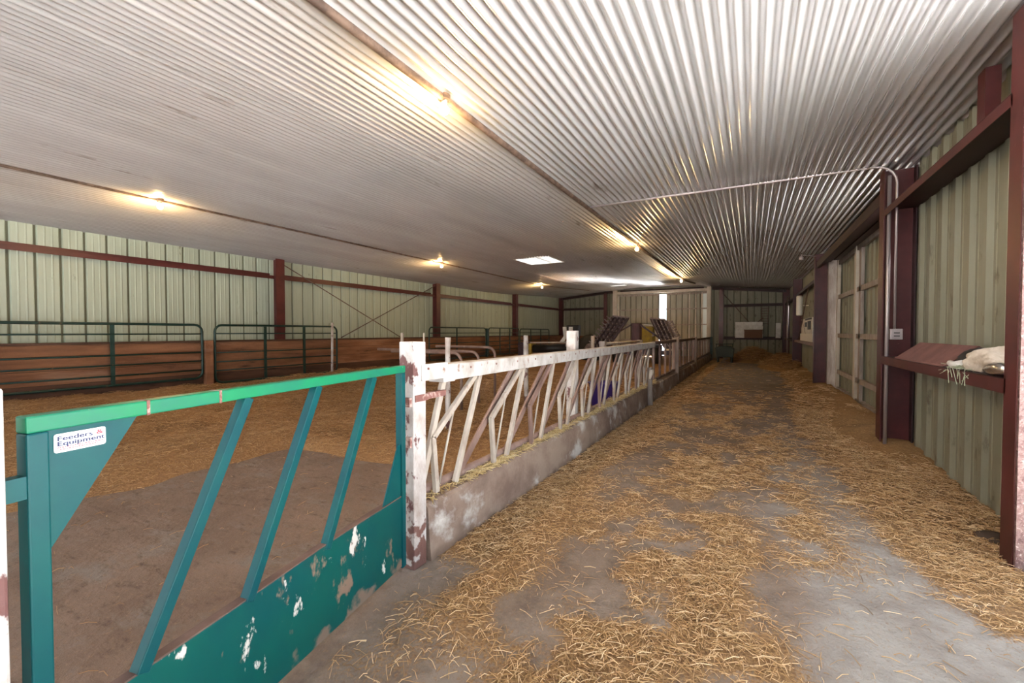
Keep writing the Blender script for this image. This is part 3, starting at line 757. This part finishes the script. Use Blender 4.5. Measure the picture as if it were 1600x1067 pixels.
for z, s0, s1 in ((1.0815, 1.463, 1.376), (1.0768, 1.458, 1.386)):
    s = s0
    while s > s1:
        w = random.uniform(.002, .006); ln.prism([G(s, z, .0083), G(max(s-w, s1), z, .0083), G(max(s-w, s1), z+.0022, .0083), G(s, z+.0022, .0083)], gn*.0004); s -= w+.0012
build('fine_print', ln, 'ink_red', stk)

# gate post at the left edge and the fence post
def square_post(name, cx, cy, w, z1, mat, label, cat='post', grp=None, parts=()):
    o = build(name, MB().box((cx-w/2, cy-w/2, 0), (cx+w/2, cy+w/2, z1)), mat, bevel=.006); tag(o, label, cat, grp); return o
pc = Vector(G(1.604, 0, .03)); square_post('gate_post', pc.x, pc.y, .105, 1.235, 'white_rust', 'white chipped gate post at the left edge where the teal gate hangs')
t = thing('fence_post', (-1.70, 1.885, 0), 'tall white chipped square post between the teal gate and the slanted-bar fence', 'post')
build('post', MB().box((-1.755, 1.832, 0), (-1.648, 1.938, 1.295)), 'white_rust', t, bevel=.006)
build('rail_bracket', MB().box((-1.648, 1.895, 1.068), (-1.638, 2.135, 1.165)).box((-1.76, 2.095, 1.04), (-1.642, 2.215, 1.152)), 'white_worn', t, bevel=.004)
build('bolt', MB().tube([(-1.639, 1.945, 1.137), (-1.632, 1.945, 1.137)], .007, 8), 'rust', t)
build('lower_bracket', MB().box((-1.70, 1.93, .955), (-1.66, 2.14, .990)).box((-1.648, 1.84, .955), (-1.64, 1.95, .992)), 'rust', t)
build('hinge_lug', MB().box((-1.72, 1.81, .93), (-1.66, 1.832, .98)), 'rust', t); build('hinge_lug', MB().box((-1.72, 1.815, .70), (-1.66, 1.832, .76)), 'rust', t)
tag(build('fence_post', MB().box((-1.87, 4.66, 0), (-1.76, 4.77, 1.365)), 'white_rust', bevel=.006), 'tall white post standing behind the slanted-bar fence rail, halfway along', 'post')

# ------------------------------------------------------------------ slanted-bar feed fence
fen = thing('feed_fence', (-1.74, 5.4, .33), 'white slanted-bar feed fence on the concrete curb behind the tall post', 'fence')
fx = -1.70
tr = MB().box((-1.76, 2.20, 1.045), (-1.65, 8.80, 1.148))
rail = build('top_rail', tr, 'white_worn', fen, bevel=.008)
for k in range(20): build('bolt', MB().tube([(-1.651, 2.40+.33*k, 1.115), (-1.646, 2.40+.33*k, 1.115)], .008, 8), 'rust', rail)
build('lower_rail', MB().tube([(-1.76, 2.0, .375), (-1.76, 8.8, .375)], .030, 12), 'bar_brown', fen, smooth=True)
def flatbar(p, q, w, d, mat, name):
    return build(name, MB().beam(p, q, d, w, up=(1, 0, 0)) if 0 else MB().beam(p, q, w, d, up=(1, 0, 0)), mat, fen, bevel=.003)
def jit(a=.008): return random.uniform(-a, a)
flatbar((fx, 2.165, 1.05), (fx, 1.955, .45), .040, .028, 'bar_pale', 'straight_bar')
for k in range(10):
    y = 2.60+.652*k + jit(.02); f = y-.345+jit(); pale = 'bar_pale'
    yt = min(y, 8.62)
    flatbar((fx, y, 1.05), (fx, f+.05, .36), .040, .028, pale, 'straight_bar')
    # bent bar: long slanted arm, then short upright leg
    bt, bb, bf = y-.075, y-.54, y-.505
    mb = MB(); e = .019
    for p, q in (((fx+.012, bt, 1.05), (fx+.012, bb, .705)), ((fx+.012, bb, .715), (fx+.012, bf, .365))): mb.beam(p, q, .036, .030, up=(1, 0, 0))
    build('bent_bar', mb, pale if k % 3 != 2 else 'bar_brown', fen, bevel=.003)
    build('brace_rod', MB().tube([(fx+.005, y-.30, .89), (fx+.005, bf+.035, .40)], .008, 6), pale, fen, smooth=True)
    if k > 0:
        flatbar((fx-.035, y-.12, 1.05), (fx-.035, y-.90, .385), .052, .020, 'bar_brown', 'cross_strap')
# dark feed panels further along
def panel(y0, y1, ztop, label, green=False):
    t = thing('feed_barrier', (-1.74, (y0+y1)/2, .32), label, 'feed panel', 'dark upright-bar feed panels')
    mt = 'bar_dark'
    build('top_rail', MB().box((-1.75, y0, ztop-.07), (-1.68, y1, ztop)), mt, t, bevel=.006)
    build('lower_rail', MB().box((-1.75, y0, .345), (-1.70, y1, .40)), mt, t)
    n = max(3, round((y1-y0)/.6)); 
    for k in range(n):
        y = y0+.1+(y1-y0-.2)*k/(n-1)
        build('upright_bar', MB().box((-1.735, y-.035, .36), (-1.695, y+.035, ztop-.02)), 'bar_brown' if (k % 2 == 0 and y0 < 12) else mt, t)
panel(8.86, 11.72, 1.16, 'brown upright-bar feed panel right after the slanted-bar fence')
panel(11.98, 15.95, 1.15, 'dark upright-bar feed panel between the two grey timber posts')
panel(16.2, 22.3, 1.11, 'dark upright-bar feed panel furthest along the alley')
for y, z1, l in ((11.85, 1.20, 'grey timber post between the first two dark feed panels'), (16.07, 1.18, 'grey timber post between the last two dark feed panels')):
    square_post('timber_post', -1.72, y, .16, z1, 'wood_grey', l, 'post', 'grey timber posts of the fence')
square_post('end_post', -1.66, 22.48, .12, 1.12, 'tube_green', 'dark green post ending the fence by the far wall', 'post')
t = thing('stub_post', (-1.66, 8.12, 0), 'short knobbly grey post at the end of the slanted-bar fence', 'post')
build('post', MB().tube([(-1.60, 8.06, 0), (-1.605, 8.07, .35), (-1.62, 8.10, .7)], [.05, .045, .045], 10), 'wood_grey', t, smooth=True)
build('rag', MB().tube([(-1.60, 8.0, .50), (-1.58, 8.07, .62), (-1.60, 8.14, .66), (-1.63, 8.16, .58)], [.02, .045, .05, .02], 8), 'sack', t, smooth=True)

# ------------------------------------------------------------------ green tube gates along the left wall
def arc_loop(x, y0, y1, z0, z1, r=.14):
    out = []
    for cy, cz, a0 in ((y1-r, z1-r, 0), (y0+r, z1-r, PI/2), (y0+r, z0+r, PI), (y1-r, z0+r, 1.5*PI)):
        for k in range(5):
            a = a0+k*PI/8; out.append((x, cy+r*math.cos(a), cz+r*math.sin(a)))
    return out
def tube_gate(y0, y1, z1, label, verts, x=-9.9, tilt=0.0, zs=(1.31, .93, .755, .567), z0=.40):
    t = thing('tube_gate', (x, (y0+y1)/2, 0), label, 'gate', 'green tube gates along the left wall')
    build('frame', MB().tube(arc_loop(x, y0, y1, z0, z1), .024, 8, closed=True), 'tube_green', t, smooth=True)
    for z in zs: build('bar', MB().tube([(x, y0, z), (x, y1, z)], .016, 6), 'tube_green', t, smooth=True)
    for y in verts: build('upright', MB().box((x-.012, y-.03, z0), (x+.012, y+.03, z1)), 'tube_green', t)
tube_gate(1.00, 4.66, 1.495, 'green tube gate nearest the camera, running off the left edge', (1.75, 3.23))
tube_gate(4.90, 7.96, 1.495, 'green tube gate in front of the first left column', (5.98, 6.98), zs=(1.315, .91, .715, .53), z0=.27)
tube_gate(11.82, 15.52, 1.515, 'green tube gate in front of the second left column', (13.45,), z0=.35)
tube_gate(15.74, 18.50, 1.525, 'green tube gate just short of the third left column', (16.7, 17.6), z0=.35)
tube_gate(18.62, 22.08, 1.495, 'green tube gate nearest the far left corner', (19.8, 21.0), z0=.35)
tag(build('gate_post', MB().tube([(-9.85, 7.76, 0), (-9.85, 7.78, 1.60)], .032, 10), 'white_rust', smooth=True), 'thin pale post by the free end of the second green tube gate', 'post')
tag(build('gate_post', MB().box((-9.96, 15.57, 0), (-9.86, 15.69, 1.5)), 'tube_green'), 'thick dark post between two green tube gates in the middle distance', 'post')
tag(build('gate_post', MB().box((-9.96, 4.70, 0), (-9.84, 4.84, 1.17)), 'board'), 'short brown timber post between the two nearest green tube gates', 'post')

# ------------------------------------------------------------------ stall pipes and posts inside the pen
def stall_loop(y, xl, xr, z, label):
    r = .16
    pts = [(xl, y, z), (xr-r, y, z)] + [(xr-r+r*math.sin(a), y, z-r*(1-math.cos(a))) for a in np.linspace(.25, PI/2, 6)] + [(xr, y, .0)]
    tag(build('stall_pipe', MB().tube(pts, .026, 10), 'bar_brown', smooth=True), label, 'pipe', 'bent stall pipes in the pen')
stall_loop(5.83, -5.77, -4.20, 1.0, 'bent rusty stall pipe in the pen, lowest and nearest of three')
stall_loop(6.35, -6.66, -4.20, 1.0, 'bent rusty stall pipe in the pen, middle of three')
stall_loop(6.90, -5.6, -4.20, 1.06, 'bent rusty stall pipe in the pen, furthest right of three')
def round_post(x, y, r, z, mat, label, name='pen_post'):
    n = 7; pts = [(x+jit(.006), y+jit(.006), z*k/(n-1)) for k in range(n)]
    tag(build(name, MB().tube(pts, [r*(1+jit(.12)) for _ in range(n)], 10), mat, smooth=True), label, 'post', 'posts inside the pen')
round_post(-5.2, 5.5, .025, 1.335, 'bar_pale', 'thin pale pole in the pen just left of the tall white post')
round_post(-4.5, 5.25, .016, 1.335, 'bar_pale', 'very thin rod in the pen right behind the tall white post')
round_post(-3.5, 4.56, .036, 1.28, 'white_rust', 'thin peeling post in the pen among the bent stall pipes')
round_post(-3.5, 6.82, .045, 1.29, 'white_rust', 'peeling post in the pen left of the black roller implement')
round_post(-3.5, 10.5, .05, 1.25, 'wood_grey', 'dark thin post in the pen just right of the tall white fence post')
square_post('pen_post', -2.5, 8.1, .11, 1.173, 'wood_grey', 'grey timber post behind the fence at the left end of the grey rail', 'post', 'posts inside the pen')
square_post('pen_post', -2.5, 11.27, .12, 1.15, 'wood_grey', 'grey timber post behind the fence at the right end of the grey rail', 'post', 'posts inside the pen')
tag(build('pen_rail', MB().tube([(-2.5, 8.16, 1.12), (-2.5, 11.2, 1.11)], .03, 8), 'bar_pale', smooth=True), 'grey pipe rail between two timber posts behind the fence', 'rail')
# purple tub behind the bars
t = thing('plastic_tub', (-2.25, 7.4, 0), 'dark purple plastic tub behind the slanted bars', 'tub')
build('tub', MB().lathe([(.20, .0), (.22, .02), (.27, .44), (.29, .46), (.27, .47), (.25, .44), (.19, .06)], (-2.25, 7.4, 0), 20), 'purple', t, smooth=True)
build('rim', MB().tube([(-2.25+.285*math.cos(a), 7.4+.285*math.sin(a), .46) for a in np.linspace(0, 2*PI, 20)[:-1]], .012, 6, closed=True), 'purple', t, smooth=True)

# ------------------------------------------------------------------ folded cultivator at the far end of the pen
cu = thing('folded_cultivator', (-4.45, 18.2, 0), 'dark folded cultivator with two raised tine wings before the far doors', 'farm implement')
def wing(top, bot, halfw, side):
    # top/bot: centre points of the slab ends; rows of tines stick out on one side
    top, bot = Vector(top), Vector(bot); ax = (bot-top).normalized(); wv = Vector((0, 1, 0)); nv = ax.cross(wv).normalized()
    if nv.x*side < 0: nv = -nv
    w = build('wing_frame', (lambda mb: [mb.beam(top+wv*o, bot+wv*o, .09, .09, up=(0, 1, 0)) for o in (-halfw, -halfw/3, halfw/3, halfw)] and
              [mb.beam(top+(bot-top)*t_-wv*halfw, top+(bot-top)*t_+wv*halfw, .08, .08) for t_ in (.0, .25, .5, .75, 1)] and mb)(MB()), 'darksteel', cu)
    for r_ in range(4):
        mb = MB(); o = -halfw+2*halfw*r_/3
        for k in range(9):
            p = top+(bot-top)*((k+.4)/9)+wv*o
            mb.tube([p+nv*.05, p+nv*.20+ax*.03, p+nv*.30-ax*.05], [.026, .022, .03], 6)
        build('tine_row', mb, 'tine', w, smooth=True)
    # plates between the beams
    mb = MB(); mb.prism([top-wv*halfw-nv*.03, top+wv*halfw-nv*.03, bot+wv*halfw-nv*.03, bot-wv*halfw-nv*.03], nv*.02); build('back_plate', mb, 'darksteel', w)
    return w
def slab(x0, z0, x1, z1, y0, y1, wx, side):
    # slanting slab seen nearly face-on: width runs along X
    top, bot = Vector((x0, y0, z0)), Vector((x1, y1, z1)); ax = (bot-top).normalized(); wv = Vector((1, 0, -.12)).normalized(); nv = wv.cross(ax).normalized()
    mb = MB()
    for o in (-.5, -.17, .17, .5): mb.beam(top+wv*(o*wx), bot+wv*(o*wx), .08, .10, up=nv)
    for t_ in (0, .2, .4, .6, .8, 1): mb.beam(top+(bot-top)*t_-wv*(.5*wx), top+(bot-top)*t_+wv*(.5*wx), .07, .09, up=nv)
    w = build('wing_frame', mb, 'darksteel', cu)
    build('end_plate', MB().beam(top-wv*(.55*wx), top+wv*(.55*wx), .14, .05, up=ax), 'tine', w)
    build('back_plate', MB().prism([top-wv*(.48*wx)+nv*.08, top+wv*(.48*wx)+nv*.08, bot+wv*(.48*wx)+nv*.08, bot-wv*(.48*wx)+nv*.08], nv*.02), 'darksteel', w)
    for r_, o in enumerate((-.42, -.14, .14, .42)):
        mb = MB()
        for k in range(11):
            p = top+(bot-top)*((k+.4)/11)+wv*(o*wx)
            mb.tube([p-nv*.04, p-nv*.14+ax*.03, p-nv*.20-ax*.03], [.022, .018, .026], 6)
        build('tine_row', mb, 'tine', w, smooth=True)
    mb = MB()
    for k in range(11):
        p = top+(bot-top)*((k+.4)/11)+wv*(side*.5*wx)
        for dz in (0, .16): mb.tube([p+nv*dz, p+nv*dz+wv*(side*.16)+ax*.03, p+nv*dz+wv*(side*.30)-ax*.05], [.028, .022, .03], 6)
    build('tine_row', mb, 'tine', w, smooth=True)
slab(-4.78, 1.97, -5.70, .50, 18.0, 17.6, .62, -1)
slab(-3.30, 1.86, -2.72, .72, 18.0, 17.7, .55, 1)
build('tower', MB().box((-4.38, 18.1, .35), (-4.02, 18.45, 1.71)).box((-4.36, 18.08, 1.0), (-4.32, 18.1, 1.70)).box((-4.08, 18.08, 1.0), (-4.04, 18.1, 1.70)), 'maroon_box', cu, bevel=.01)
build('stay', MB().beam((-4.05, 18.2, 1.66), (-3.0, 18.0, .95), .06, .06), 'darksteel', cu)
build('stay', MB().beam((-4.38, 18.2, 1.66), (-5.2, 17.9, 1.15), .06, .06), 'darksteel', cu)
build('main_beam', MB().box((-5.7, 18.1, .42), (-2.6, 18.3, .60)).box((-4.3, 17.2, .42), (-4.1, 20.0, .56)), 'darksteel', cu)
for x in (-5.0, -3.4):
    build('wheel', MB().tube([(x-.12, 18.2, .36), (x-.10, 18.2, .36), (x+.10, 18.2, .36), (x+.12, 18.2, .36)], [.30, .36, .36, .30], 20), 'black', cu, smooth=True)
# yellow machine behind it
ym = thing('yellow_machine', (-4.1, 20.9, 0), 'yellow machine with a white bent-pipe guard behind the folded cultivator', 'machine')
build('body', MB().box((-4.6, 20.6, .75), (-4.0, 21.3, 1.60)).box((-4.62, 20.58, 1.34), (-3.98, 20.6, 1.38)), 'yellow', ym, bevel=.03)
build('guard', MB().tube([(-4.55, 20.5, 1.68), (-4.0, 20.5, 1.66), (-3.86, 20.5, 1.58), (-3.84, 20.5, 1.25), (-4.0, 20.5, 1.16)], .045, 8), 'white', ym, smooth=True)
build('chassis', MB().box((-4.7, 20.4, .35), (-3.7, 21.4, .75)), 'black', ym)
for x in (-4.72, -3.74): build('wheel', MB().tube([(x-.1, 20.8, .38), (x-.08, 20.8, .38), (x+.08, 20.8, .38), (x+.1, 20.8, .38)], [.30, .38, .38, .30], 18), 'black', ym, smooth=True)
# black roller implement
ri = thing('roller_implement', (-7.1, 16.0, 0), 'black roller implement with yellow end plate and two pale uprights in the pen', 'farm implement')
build('roller', MB().tube([(-7.95, 16.0, .66), (-6.36, 16.0, .70)], .17, 16), 'black', ri, smooth=True)
build('upper_rail', MB().beam((-7.95, 15.9, .91), (-6.3, 15.9, .94), .07, .06), 'bar_pale', ri)
build('lower_rail', MB().beam((-7.95, 15.85, .46), (-6.3, 15.85, .52), .07, .06), 'bar_pale', ri)
build('end_plate', MB().box((-7.97, 15.75, .42), (-7.86, 16.2, .88)), 'yellow', ri)
build('hopper', MB().box((-8.5, 15.8, .3), (-8.0, 16.5, .92)), 'darksteel', ri, bevel=.02)
def bent_plate(x0, w): return MB().prism([(x0-.14, 16.05, .92), (x0+.06, 16.05, 1.18), (x0+.02, 16.05, 1.55), (x0+.02+w, 16.05, 1.55), (x0+w+.06, 16.05, 1.18), (x0+w-.1, 16.05, .92)], (0, .05, 0))
build('upright_plate', bent_plate(-6.62, .15), 'white', ri)
build('upright_plate', MB().box((-6.32, 16.0, .95), (-6.17, 16.06, 1.55)), 'white', ri)
build('stand', MB().box((-6.4, 15.85, .0), (-6.28, 15.97, 1.0)).box((-8.4, 15.85, 0), (-8.3, 15.97, .5)), 'wood_grey', ri)
build('motor', MB().box((-6.5, 16.2, 1.2), (-6.0, 16.5, 1.62)).box((-6.14, 16.15, .6), (-6.02, 16.45, 1.6)), 'black', ri, bevel=.02)
# dark hose reel lump by the fence post
t = thing('wheel_hub', (-6.3, 18.6, 0), 'dark wheel with a pale hub beside the tall white post, far in the pen', 'wheel')
build('tyre', MB().tube([(-6.3, 18.5, .62), (-6.3, 18.52, .62), (-6.3, 18.72, .62), (-6.3, 18.74, .62)], [.44, .62, .62, .44], 24), 'black', t, smooth=True)
build('hub', MB().tube([(-6.3, 18.46, .62), (-6.3, 18.51, .62)], [.2, .24], 16), 'tine', t)

# ------------------------------------------------------------------ far right corner
t = thing('board_stack', (-.11, 24.52, 1.05), 'white boards standing on the low girt at the far wall', 'boards')
for k in range(4): build('board', MB().box((-.72, 24.50, 1.055+.2*k), (.50-.02*(k % 2), 24.53, 1.25+.2*k)), 'white', t)
tag(build('cardboard_box', MB().box((-.31, 24.22+.06, 1.052), (.47, 24.48, 1.47)).box((-.33, 24.27, 1.43), (.49, 24.49, 1.47)), 'brown_box'), 'brown box standing on the low girt in front of the white boards', 'box')
tag(build('white_sheet', MB().box((1.03, 24.50, 1.055), (1.24, 24.54, 1.78)).box((1.05, 24.48, 1.30), (1.22, 24.50, 1.34)), 'white'), 'narrow white panel standing on the low girt near the far right corner', 'panel')
t = thing('wire_rack', (.57, 24.6, 1.7), 'dark ladder-like rack hanging on the far wall above the white boards', 'rack')
for x in (.44, .70): build('side_rail', MB().box((x-.012, 24.56, 1.70), (x+.012, 24.58, 2.56)), 'bar_dark', t)
for k in range(7): build('rung', MB().box((.40, 24.55, 1.74+.125*k), (.74, 24.57, 1.765+.125*k)), 'bar_dark', t)
ct = thing('utility_cart', (-1.0, 21.0, 0), 'dark green low cart beside the end of the fence by the far wall', 'cart')
build('tub', MB().prism([(-1.38, 20.7, .66), (-1.2, 20.7, .74), (-.8, 20.7, .73), (-.64, 20.7, .62), (-.68, 20.7, .26), (-1.32, 20.7, .26)], (0, .8, 0)), 'cartgreen', ct, bevel=.02)
build('rail', MB().tube([(-1.36, 20.7, .82), (-.66, 20.7, .84)], .02, 6), 'cartgreen', ct)
build('rail_post', MB().box((-1.34, 20.69, .7), (-1.31, 20.71, .83)).box((-.72, 20.69, .7), (-.69, 20.71, .84)), 'cartgreen', ct)
for x in (-1.28, -.74):
    build('wheel', MB().tube([(x-.05, 21.1, .22), (x-.04, 21.1, .22), (x+.04, 21.1, .22), (x+.05, 21.1, .22)], [.17, .22, .22, .17], 16), 'black', ct, smooth=True)
    build('leg', MB().box((x-.02, 20.72, 0), (x+.02, 20.76, .4)), 'cartgreen', ct)

# right wall, third bay
tag(build('white_cylinder', MB().lathe([(.07, 1.88), (.09, 1.90), (.09, 2.48), (.075, 2.52)], (1.35, 16.7, 0), 18).tube([(1.35, 16.7, 2.2), (1.60, 16.7, 2.2)], .02, 6), 'white_plastic', smooth=False), 'white upright cylinder fixed to the right wall past the sliding door', 'cylinder')
t = thing('white_cabinet', (1.5, 15.6, 1.07), 'white box with black fittings standing on the low girt, right wall', 'box')
build('case', MB().box((1.44, 14.2, 1.072), (1.575, 17.1, 1.76)), 'white', t, bevel=.01)
build('lower_tray', MB().box((1.42, 14.0, 1.074), (1.44, 17.2, 1.30)), 'white_plastic', t)
build('fitting', MB().box((1.42, 14.5, 1.42), (1.44, 15.1, 1.66)).box((1.42, 15.5, 1.5), (1.44, 15.9, 1.64)), 'black', t)
build('fitting', MB().box((1.425, 14.3, 1.70), (1.44, 15.8, 1.745)), 'black', t)
tag(build('corner_pipe', MB().tube([(1.40, 22.7, .05), (1.40, 22.7, 2.9)], .035, 8), 'conduit', smooth=True), 'pale vertical pipe in the far right corner', 'pipe')

# ------------------------------------------------------------------ things on the near ledge and floor at right
cv = MB()
a0, a1 = 4.62, 5.92
cv.prism([(1.33, a1, 1.083), (1.50, a1-.08, 1.245), (1.515, a1-.08, 1.235), (1.35, a1, 1.077)], (0, -(a1-a0), 0))
cv.prism([(1.33, a1, 1.083), (1.318, a1, 1.06), (1.312, a1, 1.066), (1.326, a1, 1.09)], (0, -(a1-a0), 0))
t = thing('folded_cover', (1.42, 5.3, 1.077), 'red-brown folded cover leaning on the ledge left of the sack', 'cover')
build('cover', cv, 'redboard', t)
lin = MB()
for k in range(10):
    y = 4.62-.012*k
    lin.add([(1.36, y, 1.08), (1.40, y-.1, 1.15+.004*k), (1.49, y-.12, 1.238), (1.55, y-.1, 1.2)], [(0, 1, 2, 3)])
lin = MB().prism([(1.345, 4.66, 1.079), (1.44, 4.62, 1.20), (1.50, 4.60, 1.236), (1.57, 4.60, 1.20), (1.58, 4.64, 1.08)], (0, -.30, 0))
build('black_liner', lin, 'black', t, bevel=.01)
def sack():
    bm = bmesh.new(); bmesh.ops.create_icosphere(bm, subdivisions=4, radius=1)
    vs = []
    rr = np.random.default_rng(5)
    for v in bm.verts:
        x, y, z = v.co
        n = math.sin(5*y+3*z)*.10 + math.sin(9*x-4*y+1)*.07 + abs(math.sin(8*z+9*y+2*x))*.16 + abs(math.sin(6*y+5*x+1.3))*.20 - .15
        s = 1+n
        zz = z*.075*s*(1+.35*math.sin(3.1*y+.4)); 
        vs.append((1.43+x*.11*s, 4.05+y*.38*s, max(1.079, 1.135+zz+.05*math.exp(-((y+.35)/.3)**2))))
    bm.verts.index_update(); fs = [tuple(v.index for v in f.verts) for f in bm.faces]; bm.free()
    mb = MB(); mb.add(vs, fs); return mb
t = thing('feed_sack', (1.43, 4.05, 1.077), 'crumpled off-white sack lying on the right ledge', 'sack')
build('cloth', sack(), 'sack', t, smooth=True)
build('neck', MB().tube([(1.36, 4.38, 1.11), (1.34, 4.46, 1.10), (1.335, 4.52, 1.115)], [.035, .028, .02], 8), 'white', t, smooth=True)
tw = MB()
for k in range(16):
    y = 4.1+.03*k; x = 1.33
    tw.tube([(x+.03, y, 1.10), (x-.02, y+jit(.08), 1.07+jit(.02)), (x-.028, y+jit(.12), 1.0+jit(.05))], .0022, 4)
for k in range(8): tw.tube([(1.35, 4.2+jit(.1), 1.10), (1.32, 4.5+jit(.2), 1.09+jit(.02))], .002, 4)
tag(build('baler_twine', tw, 'twine'), 'tangle of greenish baler twine hanging over the front of the ledge', 'twine')
t = thing('foil_pouch', (1.36, 3.80, 1.077), 'shiny silver pouch on the ledge beside the sack', 'pouch')
fm = bpy.data.materials.new('foil'); fm.use_nodes = True; fb = fm.node_tree.nodes['Principled BSDF']; fb.inputs['Metallic'].default_value = 1; fb.inputs['Roughness'].default_value = .22; fb.inputs['Base Color'].default_value = (.7, .68, .68, 1); M['foil'] = fm
build('pouch', MB().tube([(1.335, 3.66, 1.115), (1.335, 3.72, 1.125), (1.337, 3.80, 1.12), (1.34, 3.90, 1.11), (1.345, 3.96, 1.10)], [.015, .038, .045, .035, .012], 10), 'foil', t, smooth=True)
# dung lump at the wall foot by the near post
tag(build('dung_lump', MB().lathe([(.09, -.01), (.10, .012), (.06, .035), (.02, .045)], (1.40, 3.95, 0), 12), 'manure', smooth=True), 'dark lump on the floor at the wall foot beside the near door post', 'dung')
# loose crusts in the pen are part of the floor; screws on the gate latch side
tag(build('latch_chain', MB().tube([(-1.70, 1.81, .90), (-1.69, 1.80, .82), (-1.685, 1.80, .76)], .007, 6), 'rust', smooth=True), 'short rusty latch link between the teal gate and the tall white post', 'latch')
